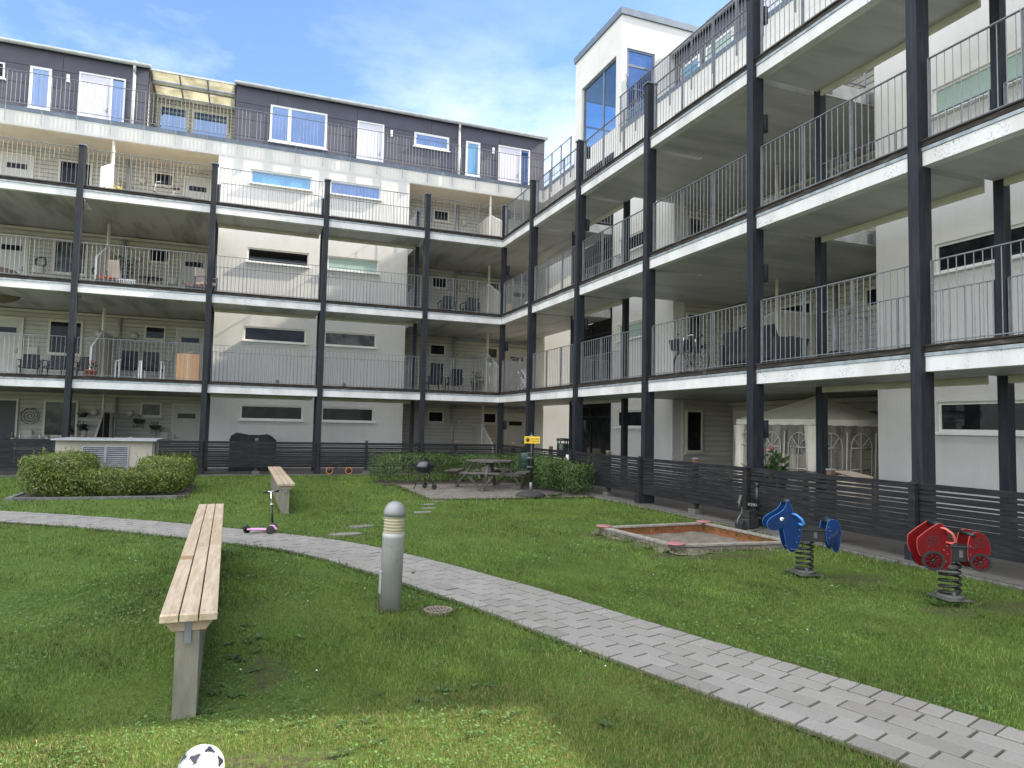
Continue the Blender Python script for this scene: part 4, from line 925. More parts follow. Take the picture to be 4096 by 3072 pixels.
# ------------------------------------------------------------------ hedges
def hedge(name, label, boxes, n, leaf, cols):
    t = thing(name, label, 'hedge', (boxes[0][0], boxes[0][1], 0), 0, 'clipped hedges'); L = np.array(t.location)
    vol = [max(.05, (b[3] - b[0]) * (b[4] - b[1])) for b in boxes]; V = []; F = []; C = []; off = 0
    for bx, v in zip(boxes, vol):
        m = int(n * v / sum(vol)); x0, y0, z0, x1, y1, z1 = bx
        u = rng.uniform(-1, 1, (m, 3)); s = (np.abs(u) ** 4).sum(1) ** .25
        rad = np.clip(1 - np.abs(rng.normal(0, .20, m)), .25, 1.0); u = u / s[:, None] * rad[:, None]
        c = np.array([(x0 + x1) / 2, (y0 + y1) / 2, (z0 + z1) / 2]); h = np.array([(x1 - x0) / 2, (y1 - y0) / 2, (z1 - z0) / 2]); p = c + u * h
        lump = .085 * vnoise(p[:, 0] * 1 + p[:, 2] * .7, p[:, 1] + p[:, 2] * .5, 5.5, 31) + .035 * vnoise(p[:, 0] + p[:, 2], p[:, 1] - p[:, 2], 14, 32)
        d = u / (np.linalg.norm(u, axis=1)[:, None] + 1e-6); p = p + d * lump[:, None]
        gap = vnoise(p[:, 0] * 1.0 + p[:, 2], p[:, 1] + p[:, 2] * .6, 9, 33); keep = (p[:, 2] > .03) & (gap > -.52) & (rng.uniform(0, 1, m) < np.clip(.35 + p[:, 2] * 1.6, 0, 1)); p, d = p[keep], d[keep]; m = len(p)
        nrm = d + rng.normal(0, .55, (m, 3)) + np.array([0, 0, .35]); nrm /= np.linalg.norm(nrm, axis=1)[:, None]
        t1 = np.cross(nrm, rng.normal(0, 1, (m, 3))); t1 /= np.linalg.norm(t1, axis=1)[:, None]; t2 = np.cross(nrm, t1)
        l = leaf * rng.uniform(.55, 1.35, m)[:, None]; w = l * .48; cup = nrm * l * .12
        Pq = np.stack([p - t1 * l, p - t2 * w + cup, p + t1 * l, p + t2 * w + cup], 1)
        F.append(off + np.arange(m)[:, None] * 4 + np.arange(4)); V.append(Pq.reshape(-1, 3)); off += 4 * m
        g = rng.uniform(0, 1, m)[:, None]; pal = np.array(cols); c_ = pal[rng.choice(len(pal), m, p=[.55, .3, .15])] * (.6 + .75 * g); C.append(c_)
    allp = np.vstack([v.reshape(-1, 4, 3).mean(1) for v in V]); zc = allp[:, 2]; idx = np.where(zc > np.percentile(zc, 55))[0]; m2 = 260; sp, sd_ = allp[rng.choice(idx, m2)], rng.normal(0, .45, (m2, 3)) + np.array([0, 0, 1.1]); sd_ /= np.linalg.norm(sd_, axis=1)[:, None]
    for q in range(7):
        m = m2; l = leaf * rng.uniform(.5, 1.0, m)[:, None]; p = sp + sd_ * (rng.uniform(.03, .17, m)[:, None]) + rng.normal(0, .008, (m, 3)); t1 = sd_ * .4 + rng.normal(0, .6, (m, 3)); t1 /= np.linalg.norm(t1, axis=1)[:, None]; t2 = np.cross(t1, rng.normal(0, 1, (m, 3))); t2 /= np.linalg.norm(t2, axis=1)[:, None]
        F.append(off + np.arange(m)[:, None] * 4 + np.arange(4)); V.append(np.stack([p - t1 * l, p - t2 * l * .4, p + t1 * l, p + t2 * l * .4], 1).reshape(-1, 3)); off += 4 * m; C.append(np.array(cols)[rng.choice(len(cols), m, p=[.3, .4, .3])] * rng.uniform(.8, 1.3, m)[:, None])
    o = fast_mesh('foliage', np.vstack(V) - L, np.vstack(F), M['leaf'], np.vstack(C)); o.parent = t
    b = MB()
    for bx in boxes:
        x0, y0, z0, x1, y1, z1 = bx
        for i in range(int(max(x1 - x0, y1 - y0) * 5)):
            x = random.uniform(x0 + .1, x1 - .1); y = random.uniform(y0 + .1, y1 - .1); q = Vector((x, y, 0)) - Vector(L); e = q + Vector((random.uniform(-.2, .2), random.uniform(-.15, .15), z1 * random.uniform(.5, .85)))
            b.tube([q, (q + e) / 2 + Vector((random.uniform(-.05, .05),) * 3), e], [.009, .007, .003], 5)
    b.build('twigs', M['bark'], t); return t
PG = [(.100, .150, .030), (.165, .205, .038), (.22, .23, .045)]
hedge('clipped_hedge', 'bushy clipped hedge wrapped around the rendered vent box', [(-12.98, -6.85, .02, -9.78, -5.55, .60), (-12.98, -6.75, .3, -11.6, -5.3, .93), (-10.9, -6.2, .05, -9.65, -3.9, .84), (-12.3, -6.9, .05, -10.4, -6.0, .55)], 42000, .028, PG)
DG = [(.050, .100, .026), (.080, .138, .034), (.135, .185, .045)]
hedge('clipped_hedge', 'dark clipped hedge behind the kettle grill and the picnic table', [(-5.25, -4.25, .02, -2.6, -2.95, .86), (-2.9, -4.3, .02, .0, -3.0, .84), (-1.2, -5.0, .02, .0, -3.4, .84)], 24000, .026, DG)
hedge('clipped_hedge', 'dark clipped hedge between the green bin and the fence', [(-1.25, -7.0, .02, -.25, -4.9, .86), (-1.05, -8.05, .02, -.22, -6.6, .80)], 15000, .026, DG)
b = MB(); b.box(-13.05, -7.0, -.05, -9.9, -6.90, .05).box(-13.05, -6.9, -.05, -12.95, -4.0, .05); o = b.build('bed_kerb', M['kerb']); kind(o, 'structure')
kind(MB().box(-12.95, -6.9, -.05, -9.7, -3.9, .03).build('soil_bed', M['soil']), 'structure')
kind(MB().box(-5.0, -4.4, -.05, -.3, -2.9, .02).box(-1.3, -8.0, -.05, -.42, -4.4, .0205).build('soil_bed', M['soil']), 'structure')
# ------------------------------------------------------------------ benches (pine seat on a concrete wall)
def bench(label, x, y0, y1, rz, m, zt, wet=None):
    t = thing('bench', label, 'bench', (x, y0, 0), rz, 'pine benches on concrete walls'); ln = y1 - y0
    b = MB(); b.box(-.062, .06, -.05, .062, ln - .1, zt - .105)
    for i in range(int((ln - .2) / .045)):               # board-marked ribs down both long faces
        y = .1 + i * .045; w = random.uniform(.010, .026); d = random.uniform(.001, .004)
        b.box(-.062 - d, y, -.05, -.0621, y + w, zt - .106); b.box(.0621, y, -.05, .062 + d, y + w, zt - .106)
    b.build('concrete_wall', M['concrete'], t, .006)
    pw = .094; gp = .008
    for j in range(3):
        xx = -.146 + j * (pw + gp); cuts = [0, ln * (.40 + .02 * (j - 1)) if j else ln * .37, ln * .72 + .1 * j, ln]
        for i in range(3):
            b = MB(); b.box(xx, cuts[i] + .0015, zt - .042, xx + pw, cuts[i + 1] - .0015, zt + random.uniform(-.001, .001))
            tn = [(.95 if (wet and j == 0 and i == 0) else random.choice((0, .08, .16)) + (.22 if i == 1 and j else 0))] * 6
            if wet and j == 0 and i == 0:
                b = MB(); c = cuts[1] - .22; b.box(xx, .0015, zt - .042, xx + pw, c - .16, zt); b.box(xx, c - .159, zt - .042, xx + pw, c, zt + .0005); b.box(xx, c + .001, zt - .042, xx + pw, cuts[1] - .0015, zt)
                tn = [0.05] * 6 + [.95] * 6 + [0.0] * 6
            b.build('seat_plank', M[m], t, .004, tn)
    n = max(3, int(ln / 1.6))
    for i in range(n):
        y = .05 + (ln - .16) * i / (n - 1); b = MB()
        b.prism([(-.128, zt - .044), (.138, zt - .044), (.095, zt - .104), (-.085, zt - .104)], lambda u, v, w: (u, w, v), y, y + .045)
        b.build('crosspiece', M['pine2'], t, .003, [0.3] * len(b.f))
    b = MB()
    for i in range(n):
        y = .07 + (ln - .16) * i / (n - 1)
        for j in range(3):
            for sx in (.022, .072): b.lathe([(.0055, -.002), (.0055, .0012)], (-.146 + j * (pw + gp) + sx, y, zt), 8)
    b.build('screws', M['iron'], t)
    b = MB(); b.box(-.018, .044, zt - .16, .018, .05, zt - .05).box(-.018, .02, zt - .165, .018, .06, zt - .16); b.build('steel_strap', M['steel'], t); return t
bench('long pale pine bench on a concrete wall in the foreground, ending near the football', -8.865, -19.40, -13.75, R(1.1), 'pine', .60, True)
bench('weathered pine bench on a streaked concrete wall standing behind the pink scooter', -7.84, -10.25, -5.05, R(.2), 'pine2', .56)

# ------------------------------------------------------------------ bollard lamp
t = thing('bollard_lamp', 'silver bollard lamp with a domed cap standing between the paved path and the drain grate', 'bollard lamp', (-7.31, -17.36, 0)); t.rotation_euler = (R(.6), R(1.2), 0)
MB().lathe([(.099, -.05), (.099, .655), (.1005, .657), (.1005, .70), (.097, .703)], n=40).build('post', M['bollard'], t)
MB().lathe([(.0975, .705)] + [p for i in range(5) for p in ((.0975, .708 + .028 * i), (.092, .713 + .028 * i), (.092, .731 + .028 * i), (.0975, .735 + .028 * i))] + [(.0975, .852)], n=40).build('lens', M['lens'], t)
MB().lathe([(.1005, .853), (.1005, .885)] + [(.1005 * math.cos(R(a)), .885 + .105 * math.sin(R(a))) for a in range(10, 91, 10)], n=40).build('cap', M['bollardcap'], t)
b = MB(); b.box(-.107, -.035, .16, -.094, .035, .36); b.build('service_hatch', M['bollard'], t, .004)

# ------------------------------------------------------------------ drain grate
t = thing('drain_grate', 'round rusty slotted drain grate set in the grass beside the bollard lamp', 'drain grate', (-6.9, -17.52, .014)); t.scale = (1.17, 1.17, 1)
b = MB(); n = 32; F = lambda u, v, w: (u, v, w)
b.ring([(.115 * math.cos(2 * PI * i / n), .115 * math.sin(2 * PI * i / n)) for i in range(n)], [(.088 * math.cos(2 * PI * i / n), .088 * math.sin(2 * PI * i / n)) for i in range(n)], F, -.02, .008); b.build('rim', M['iron'], t)
b = MB()
for i in range(-3, 4):
    x = i * .0265; h = math.sqrt(max(.0, .089 ** 2 - x * x)); b.box(x - .0048, -h, -.012, x + .0048, h, .004)
b.box(-.088, -.008, -.013, .088, .008, .003); b.build('grate', M['iron'], t)
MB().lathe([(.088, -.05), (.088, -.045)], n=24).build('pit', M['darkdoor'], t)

# ------------------------------------------------------------------ football
t = thing('football', 'white football with black curved triangle panels at the bottom edge of the picture', 'football', (-8.735, -20.2, .100)); t.scale = (.893, .893, .893); t.rotation_euler = (R(25), R(-12), R(30))
bm = bmesh.new(); bmesh.ops.create_icosphere(bm, subdivisions=6, radius=.112)
ph = (1 + 5 ** .5) / 2; ico = np.array([(0, s1, s2 * ph) for s1 in (1, -1) for s2 in (1, -1)] + [(s1, s2 * ph, 0) for s1 in (1, -1) for s2 in (1, -1)] + [(s2 * ph, 0, s1) for s1 in (1, -1) for s2 in (1, -1)]); ico /= np.linalg.norm(ico[0])
me = bpy.data.meshes.new('ball_shell'); bm.to_mesh(me); bm.free()
pts = np.array([v.co[:] for v in me.vertices]); pts /= np.linalg.norm(pts, axis=1)[:, None]; ang = np.degrees(np.arccos(np.clip((pts @ ico.T), -1, 1))); ang.sort(axis=1)
a1 = ang[:, 0]; ink = np.maximum(np.minimum(a1 - 29.2, 52.5 - ang[:, 2]), .75 - np.abs(a1 - 26.9))
dod = []
for i in range(12):
    for j in range(i):
        for k in range(j):
            if ico[i] @ ico[j] > .4 and ico[j] @ ico[k] > .4 and ico[i] @ ico[k] > .4: v = ico[i] + ico[j] + ico[k]; dod.append(v / np.linalg.norm(v))
al = np.vstack([ico * 1.0, np.array(dod)]); w_ = np.hstack([np.full(12, math.cos(R(20.9))), np.full(20, math.cos(R(23.8)))]); ds = np.sort((pts @ al.T) - w_, axis=1); seam = .0045 - (ds[:, -1] - ds[:, -2])
for nm, vals in (('ink', ink), ('seam', seam * 100)):
    a_ = me.attributes.new(nm, 'FLOAT', 'POINT'); a_.data.foreach_set('value', vals.astype(np.float32))
def ball_mat():
    m, nt, b, o = _nt('football_print'); b.inputs['Roughness'].default_value = .4
    c = mixc(nt, ramp(nt, noise(nt, 26), .4, .65), (.50, .49, .46), (.40, .39, .36))
    for nm, cc in (('seam', (.17, .165, .155)), ('ink', (.012, .014, .024))):
        at = node(nt, 'Attribute'); at.attribute_name = nm; c = mixc(nt, ramp(nt, at.outputs['Fac'], -.12, .12), c, cc)
    nt.links.new(c, b.inputs['Base Color']); return m
me.materials.append(ball_mat()); me.polygons.foreach_set('use_smooth', np.ones(len(me.polygons), bool))
o = bpy.data.objects.new('ball_shell', me); COL.objects.link(o); o.parent = t

# ------------------------------------------------------------------ three-wheeled scooter
t = thing('kick_scooter', 'pink three-wheeled child scooter with black handlebar standing on the edge of the path', 'scooter', (-8.17, -12.55, .018), R(-6))
def wheel(par, c, r, w, mt='rubber', mr='black', ax='y', rim=.62):
    b = MB(); n = 8; pr = [(r - w * .5, -w / 2), (r - w * .14, -w * .42), (r, -w * .15), (r, w * .15), (r - w * .14, w * .42), (r - w * .5, w / 2)]
    o = MB().lathe([(r * rim, -w / 2)] + pr + [(r * rim, w / 2)], c, 24, ax).build('wheel', M[mt], par)
    b = MB(); b.lathe([(r * rim, -w * .3), (r * rim, w * .3)], c, 20, ax); b.lathe([(r * .18, -w * .6), (r * .18, w * .6)], c, 10, ax); b.build('rim', M[mr], o); return o
wheel(t, (-.34, 0, .055), .055, .045); wheel(t, (.0, -.12, .062), .062, .035); wheel(t, (.03, .12, .062), .062, .035)
b = MB(); b.hexa([(-.34, -.05, .05), (.0, -.062, .045), (.0, .062, .045), (-.34, .05, .05), (-.34, -.05, .075), (.0, -.062, .065), (.0, .062, .065), (-.34, .05, .075)]); b.build('deck', M['pink'], t, .01)
b = MB(); b.hexa([(-.03, -.07, .05), (.10, -.05, .05), (.10, .05, .05), (-.03, .07, .05), (-.025, -.05, .115), (.045, -.03, .125), (.045, .03, .125), (-.025, .05, .115)]); b.build('nose', M['pink'], t, .012)
b = MB(); b.tube([(-.32, 0, .11), (-.37, 0, .10), (-.40, 0, .07)], [.02, .024, .018], 8); b.build('rear_brake', M['black'], t)
b = MB(); b.tube([(.02, 0, .11), (-.005, 0, .42)], .017, 10); b.tube([(.025, 0, .09), (.017, 0, .15)], .024, 10); b.build('stem', M['black'], t)
b = MB(); b.tube([(-.005, 0, .41), (-.02, 0, .61)], .013, 10); b.tube([(-.0045, 0, .415), (-.006, 0, .435)], .022, 10); b.box(-.012, -.03, .42, .03, -.018, .43); b.build('inner_tube', M['chrome'], t)
b = MB(); b.tube([(-.12, -.04, .615), (-.022, 0, .618), (.085, .04, .628)], .010, 8); b.build('handlebar', M['chrome'], t)
for s in (-1, 1):
    b = MB(); p = Vector((-.022, 0, .618)); d = Vector((.103, .04, .006)); b.tube([p + d * s * .45, p + d * s * 1.05], .018, 10); b.build('grip', M['black'], t)

# ------------------------------------------------------------------ kettle grill
t = thing('kettle_grill', 'black kettle grill on thin legs with two small wheels at the edge of the patio', 'grill', (-4.15, -5.75, .016), R(10)); t.scale = (1.17, 1.17, 1.12)
MB().lathe([(.02, .36), (.11, .385), (.18, .44), (.212, .505), (.218, .515), (.212, .52)], n=28).build('bowl', M['black'], t)
MB().lathe([(.214, .521), (.216, .53), (.19, .60), (.13, .65), (.05, .668), (.01, .67)], n=28).build('lid', mat('glossy_black_enamel', (.012, .013, .018), .12, spec=.8), t)
b = MB(); b.tube([(-.05, 0, .665), (-.05, 0, .70), (.05, 0, .70), (.05, 0, .665)], .009, 6); b.build('lid_handle', M['black'], t)
for p, q in (((-.10, 0, .40), (-.24, -.02, .0)), ((.06, -.10, .40), (.17, -.16, .07)), ((.06, .10, .40), (.12, .17, .07))): MB().tube([p, q], .010, 6).build('leg', M['steel' if 0 else 'black'], t)
b = MB(); b.tube([(.17, -.2, .065), (.12, .2, .065)], .006, 6); b.tube([(-.21, -.01, .09), (.15, 0, .068)], .005, 6); b.build('axle', M['steel'], t)
wheel(t, (.175, -.19, .066), .066, .03); wheel(t, (.115, .2, .066), .066, .03)

# ------------------------------------------------------------------ round-about picnic table
t = thing('picnic_table', 'dark eight-sided picnic table with attached benches on the patio', 'picnic table', (-2.33, -5.75, .016), R(12))
b = MB(); oc = [(.62 * math.cos(R(22.5 + 45 * i)) / math.cos(R(22.5)) * .98, .62 * math.sin(R(22.5 + 45 * i)) / math.cos(R(22.5)) * .98) for i in range(8)]
w = .14
for i in range(-4, 5):          # boards clipped to the octagon
    y0, y1 = i * w - w / 2 + .004, i * w + w / 2 - .004
    def xr(y):
        y = abs(y); a = .62 * .98
        return 0 if y > a else min(a, a * math.tan(R(22.5)) + (a - y))
    y0c, y1c = max(y0, -.6076), min(y1, .6076)
    if y1c - y0c < .02: continue
    b.prism([(-xr(y0c), y0c), (xr(y0c), y0c), (xr(y1c), y1c), (-xr(y1c), y1c)] if abs(xr(y0c) - xr(y1c)) < .3 else [(-xr(y0c), y0c), (xr(y0c), y0c), (xr(y1c), y1c), (-xr(y1c), y1c)], lambda u, v, ww: (u, v, ww), .715, .755)
b.build('tabletop', M['tablewood'], t, .004)
for k in range(4):
    a = R(90 * k + 45); c_, s_ = math.cos(a), math.sin(a); rot = lambda p: (p[0] * c_ - p[1] * s_, p[0] * s_ + p[1] * c_, p[2])
    b = MB()
    for j in range(3): r_ = .80 + j * .105; l = .40 + j * .045; b.hexa([rot(p) for p in ((r_, -l, .44), (r_ + .095, -l - .04, .44), (r_ + .095, l + .04, .44), (r_, l, .44), (r_, -l, .475), (r_ + .095, -l - .04, .475), (r_ + .095, l + .04, .475), (r_, l, .475))])
    b.build('bench_seat', M['tablewood'], t, .004)
    b = MB(); b.bar(rot((.42, .06, .71)), rot((.92, .06, .0)), .09, .045); b.build('leg', M['tablewood'], t)
    b = MB(); b.bar(rot((.02, 0, .39)), rot((1.08, 0, .39)), .045, .095); b.bar(rot((.3, 0, .69)), rot((.57, 0, .69)), .045, .05); b.bar(rot((.88, .015, .03)), rot((1.0, .36, .43)), .04, .07); b.bar(rot((.88, -.015, .03)), rot((1.0, -.36, .43)), .04, .07); b.build('brace', M['tablewood'], t)

# ------------------------------------------------------------------ sign post and bins
t = thing('sign_post', 'yellow no-ball-games sign on a black post with a round rubber foot', 'sign', (-2.02, -7.95, .01))
MB().lathe([(.36, -.02), (.37, .03), (.33, .075), (.22, .115), (.07, .135), (.06, .14)], n=36).build('rubber_foot', M['rubber'], t)
MB().tube([(0, 0, .13), (0, 0, .34)], .036, 14).build('sleeve', M['steel'], t)
MB().tube([(0, 0, .34), (0, 0, 1.54)], .030, 14).build('pole', M['black'], t)
b = MB(); b.lathe([(.034, 1.44), (.045, 1.45), (.045, 1.475), (.034, 1.485)], n=14); b.tube([(-.08, -.03, 1.46), (.08, -.03, 1.46)], .008, 6); b.build('clamp', M['steel'], t)
s = bpy.data.objects.new('sign_panel', None)
bp = MB(); bp.box(-.195, -.052, 1.285, .195, -.044, 1.455); sp = bp.build('sign_panel', M['yellow'], t, .002); sp.rotation_euler = (0, 0, R(-8))
text('lettering', 'BOLLSPEL', .052, M['signink'], sp, (.075, -.0535, 1.395), (PI / 2, 0, 0), sx=.92); text('lettering', 'FÖRBJUDET', .052, M['signink'], sp, (.075, -.0535, 1.335), (PI / 2, 0, 0), sx=.80)
b = MB(); n = 28; cx, cz = -.115, 1.37
b.ring([(cx + .062 * math.cos(2 * PI * i / n), cz + .062 * math.sin(2 * PI * i / n)) for i in range(n)], [(cx + .050 * math.cos(2 * PI * i / n), cz + .050 * math.sin(2 * PI * i / n)) for i in range(n)], lambda u, v, w: (u, w, v), -.0545, -.0525)
b.bar((cx - .038, -.0548, cz + .038), (cx + .038, -.0548, cz - .038), .002, .011, (0, 1, 0)); b.build('ring_symbol', M['signred'], sp)
b = MB(); b.lathe([(.040, -.0006), (.040, .0006)], (cx, -.0532, cz), 20, 'y'); b.build('ball_symbol', M['signink'], sp)
t = thing('litter_bin', 'dark green litter bin hanging on the sign post beside the picnic table', 'bin', (-2.02, -7.64, .62))
MB().lathe([(.15, .0), (.185, .03), (.185, .40), (.178, .43), (.165, .435), (.16, .40), (.158, .05)], n=28).build('drum', M['bin'], t)
b = MB()
for z in (.02, .15, .27): b.lathe([(.187, z), (.190, z + .005), (.190, z + .015), (.187, z + .02)], n=28)
b.build('hoops', M['bin'], t)
b = MB()
for z in (.10, .32): b.tube([(-.05, -.26, z), (-.05, -.345, z)], .008, 6); b.tube([(.05, -.26, z), (.05, -.345, z)], .008, 6); b.tube([(-.055, -.345, z), (.055, -.345, z)], .008, 6); b.box(-.06, -.27, z - .02, .06, -.18, z + .02)
b.build('bracket', M['steel'], t)
t = thing('litter_bin', 'dark green litter bin with a hooded lid behind the fence, above the sign', 'bin', (1.0, -3.3, .75))
MB().lathe([(.17, 0), (.19, .02), (.19, .42), (.17, .44)], n=24).build('drum', M['bin'], t)
MB().lathe([(.20, .52), (.205, .53), (.205, .57), (.18, .60), (.02, .61)], n=24).build('hood', M['bin'], t)
b = MB()
for a in (0, 1.57, 3.14, 4.71): b.box(.17 * math.cos(a) - .015, .17 * math.sin(a) - .015, .40, .17 * math.cos(a) + .015, .17 * math.sin(a) + .015, .53)
b.tube([(0, .0, -.73), (0, 0, .02)], .04, 10); b.build('support', M['bin'], t)

# ------------------------------------------------------------------ sandbox
t = thing('sandbox', 'low wooden sandbox with round red corner seats and orange inner boards', 'sandbox', (-2.0, -14.5, 0)); L = Vector((-2.0, -14.5, 0))
Q4 = [Vector((x, y, 0)) - L for x, y in SANDQ]; zt = .095
b = MB(); b2 = MB(); b3 = MB()
up = lambda v, z: v + Vector((0, 0, z))
for i in range(4):
    p, q = Q4[i], Q4[(i + 1) % 4]; d = (q - p).normalized(); n_ = Vector((-d.y, d.x, 0)); n_ = n_ if n_.dot(-p) > 0 else -n_
    k = .0 if i % 2 else .125; a, c = p + d * k, q - d * k; w = n_ * .105
    b.hexa([up(v, z) for z in (zt - .032, zt) for v in (a, c, c + w, a + w)])
    a, c = p + d * .06 + n_ * .03, q - d * .06 + n_ * .03; w = n_ * .03
    b3.hexa([up(v, z) for z in (-.25, zt - .033) for v in (a, c, c + w, a + w)])
    a, c, w = a + d * .035 + w * 1.05, c - d * .035 + w * 1.05, n_ * .012
    b2.hexa([up(v, z) for z in (-.2, zt - .034) for v in (a, c, c + w, a + w)])
b.build('rim_board', M['silverwood'], t, .004); b2.build('side_board', M['orangewood'], t); b3.build('outer_board', M['silverwood'], t)
for i in (0, 1, 3):
    c = Q4[i] * .945; MB().lathe([(.125, zt + .001), (.13, zt + .006), (.13, zt + .018), (.12, zt + .022)], (c.x, c.y, 0), 28).build('corner_seat', M['pinkplate'], t)
n = 26; vs = []; fs = []
for i in range(n + 1):
    for j in range(n + 1):
        p = (Q4[0] * (1 - i / n) + Q4[3] * (i / n)) * (1 - j / n) + (Q4[1] * (1 - i / n) + Q4[2] * (i / n)) * (j / n); p *= .95
        z = -.075 + .03 * math.sin(i * .9 + j * .5) * math.sin(j * .7) + random.uniform(-.008, .008) + .045 * max(0, (max(abs(i - n / 2), abs(j - n / 2)) / (n / 2)) - .55)
        vs.append((p.x, p.y, z))
for i in range(n):
    for j in range(n): k = i * (n + 1) + j; fs.append((k, k + n + 1, k + n + 2, k + 1))
MB().add(vs, fs, True).build('sand', M['sand'], t)
b = MB(); rnd = random.Random(3)     # sand spilt along the outer edges
for (p, q, n_) in ((SANDQ[0], SANDQ[1], (-1, .05)), (SANDQ[1], SANDQ[2], (-.05, -1))):
    vs = []; m_ = 40; h_ = 7; ph_ = rnd.random() * 6
    for i in range(m_ + 1):
        u = -.03 + 1.0 * i / m_; x = p[0] + (q[0] - p[0]) * u; y = p[1] + (q[1] - p[1]) * u; wd = .13 + .07 * math.sin(i * .5 + ph_) + .05 * math.sin(i * .21); hh = .03 + .03 * math.sin(i * .33 + ph_)
        for j in range(h_): v = j / (h_ - 1); vs.append((x + n_[0] * (wd * v - .04), y + n_[1] * (wd * v - .04), hh * (1 - v) ** 1.5 - .016 * v + rnd.uniform(-.006, .006)))
    b.add(vs, [(i * h_ + j, (i + 1) * h_ + j, (i + 1) * h_ + j + 1, i * h_ + j + 1) for i in range(m_) for j in range(h_ - 1)], True)
o = b.build('spilt_sand', M['sand']); kind(o, 'stuff'); tag(o, 'sand spilt in the grass along the sandbox edge', 'sand')

# ------------------------------------------------------------------ toy digger
t = thing('toy_digger', 'grey ride-on toy digger with an arm and bucket beside the sandbox', 'toy digger', (-.62, -13.95, .0), R(20))
b = MB(); b.box(.10, -.09, .03, .42, .09, .20); b.box(.14, -.07, .20, .36, .07, .345); b.build('base', M['digger'], t, .015)
b = MB(); b.box(.44, -.11, .16, .62, .11, .22); b.box(.50, -.03, .03, .56, .03, .16); b.build('seat', M['black'], t, .02)
b = MB(); b.bar((.02, 0, .46), (.52, 0, .40), .07, .10, (0, 1, 0)); b.tube([(.0, .0, .60), (.02, 0, .42)], .02, 8); b.tube([(.0, 0, .60), (.50, 0, .50)], .007, 6); b.tube([(.0, .02, .59), (.50, .02, .47)], .007, 6); b.build('boom', M['digger'], t)
b = MB(); b.tube([(.52, 0, .34), (.52, 0, .74)], [.035, .03], 10); b.ball((.52, 0, .76), .045, 10, 8); b.build('lever', M['black'], t)
b = MB(); b.tube([(.0, 0, .60), (-.06, 0, .50), (-.05, 0, .38)], .022, 8); b.tube([(.04, 0, .40), (.02, 0, .30), (-.12, 0, .19), (-.11, 0, .10)], .016, 8); b.build('stick', M['plate'], t)
b = MB(); b.prism([(-.10, .12), (.0, .16), (.06, .06), (.12, -.02), (.0, -.03), (-.08, .02)], lambda u, v, w: (u, w, v + .02), -.07, .07); b.build('bucket', M['digger'], t, .01)
b = MB(); b.tube([(-.1, -.18, .02), (.5, -.18, .02)], .018, 8); b.tube([(-.1, .18, .02), (.5, .18, .02)], .018, 8); b.bar((.1, -.18, .02), (.1, .18, .02), .03, .02); b.bar((.4, -.18, .02), (.4, .18, .02), .03, .02); b.build('runners', M['plate'], t)
text('lettering', 'VOLVO', .07, M['plainwhite'], t, (.27, -.0515, .430), (PI / 2, R(7), 0), sx=1.2)

# ------------------------------------------------------------------ spring riders
def spring(par, r, z0, z1, turns, th=.014):
    pts = []; n = int(turns * 20)
    for i in range(n + 1):
        u = i / n; a = 2 * PI * turns * u; pts.append((r * math.cos(a), r * math.sin(a), z0 + (z1 - z0) * u))
    MB().tube(pts, th, 8).build('spring', M['black'], par)
    b = MB(); b.box(-.15, -.15, -.012, .15, .15, .0); o = b.build('base_plate', M['plate'], par); o.location = (0, 0, .05); o.rotation_euler = (R(2), R(3), R(20))
    b = MB(); b.lathe([(r + .025, .045), (r + .03, .07), (r + .012, .085), (r - .02, .08)], n=20)
    for a in (.6, 2.6, 4.6): b.bar((r * 1.15 * math.cos(a), r * 1.15 * math.sin(a), .05), (r * 1.15 * math.cos(a), r * 1.15 * math.sin(a), .12), .03, .03)
    b.build('clamp', M['plate'], par)
def smooth(pl, k=2, r=.25):
    for it in range(k):
        q = []; e = r if it == 0 else .25
        for i in range(len(pl)):
            a, b_ = pl[i], pl[(i + 1) % len(pl)]; q += [(a[0] * (1 - e) + b_[0] * e, a[1] * (1 - e) + b_[1] * e), (a[0] * e + b_[0] * (1 - e), a[1] * e + b_[1] * (1 - e))]
        pl = q
    return pl
def panel(par, name, pl, y, m, me, th=.018):
    f = lambda u, v, w: (u, w, v)
    o = MB().prism(pl, f, y - th / 2, y + th / 2).build(name, M[m], par, .003)
    c = (sum(p[0] for p in pl) / len(pl), sum(p[1] for p in pl) / len(pl)); inn = [(c[0] + (u - c[0]) * .985, c[1] + (v - c[1]) * .985) for u, v in pl]
    out = [(c[0] + (u - c[0]) * 1.004, c[1] + (v - c[1]) * 1.004) for u, v in pl]
    MB().ring(out, inn, f, y - th / 2 + .002, y + th / 2 - .002).build('panel_edge', M[me], o); return o
HS = .12
# horse -- local x along the body (nose at -x), y across
t = thing('spring_horse', 'blue horse-shaped spring rider with a black seat beside the sandbox', 'spring rider', (-2.36, -17.22, 0), R(-28))
spring(t, .092, .07, .415, 6.0, .0125)
hx_ = lambda L: [(-.46 + (u + .46) * .86, v) for u, v in L]; tx_ = lambda L: [(.37 - (.37 - u) * .86, v) for u, v in L]
head = smooth([(-.19, .90), (-.155, .90), (-.135, .80), (-.10, .73), (-.03, .66), (.00, .56), (-.005, .44), (-.05, .30), (-.10, .235), (-.15, .225), (-.20, .30), (-.225, .42), (-.24, .52), (-.265, .535), (-.33, .51), (-.40, .50), (-.45, .54), (-.46, .60), (-.42, .655), (-.35, .70), (-.27, .745), (-.215, .80)], 2)
tail = smooth([(.20, .64), (.255, .675), (.33, .655), (.37, .57), (.365, .42), (.35, .29), (.315, .25), (.275, .26), (.255, .33), (.215, .33), (.185, .40), (.175, .52)], 2)
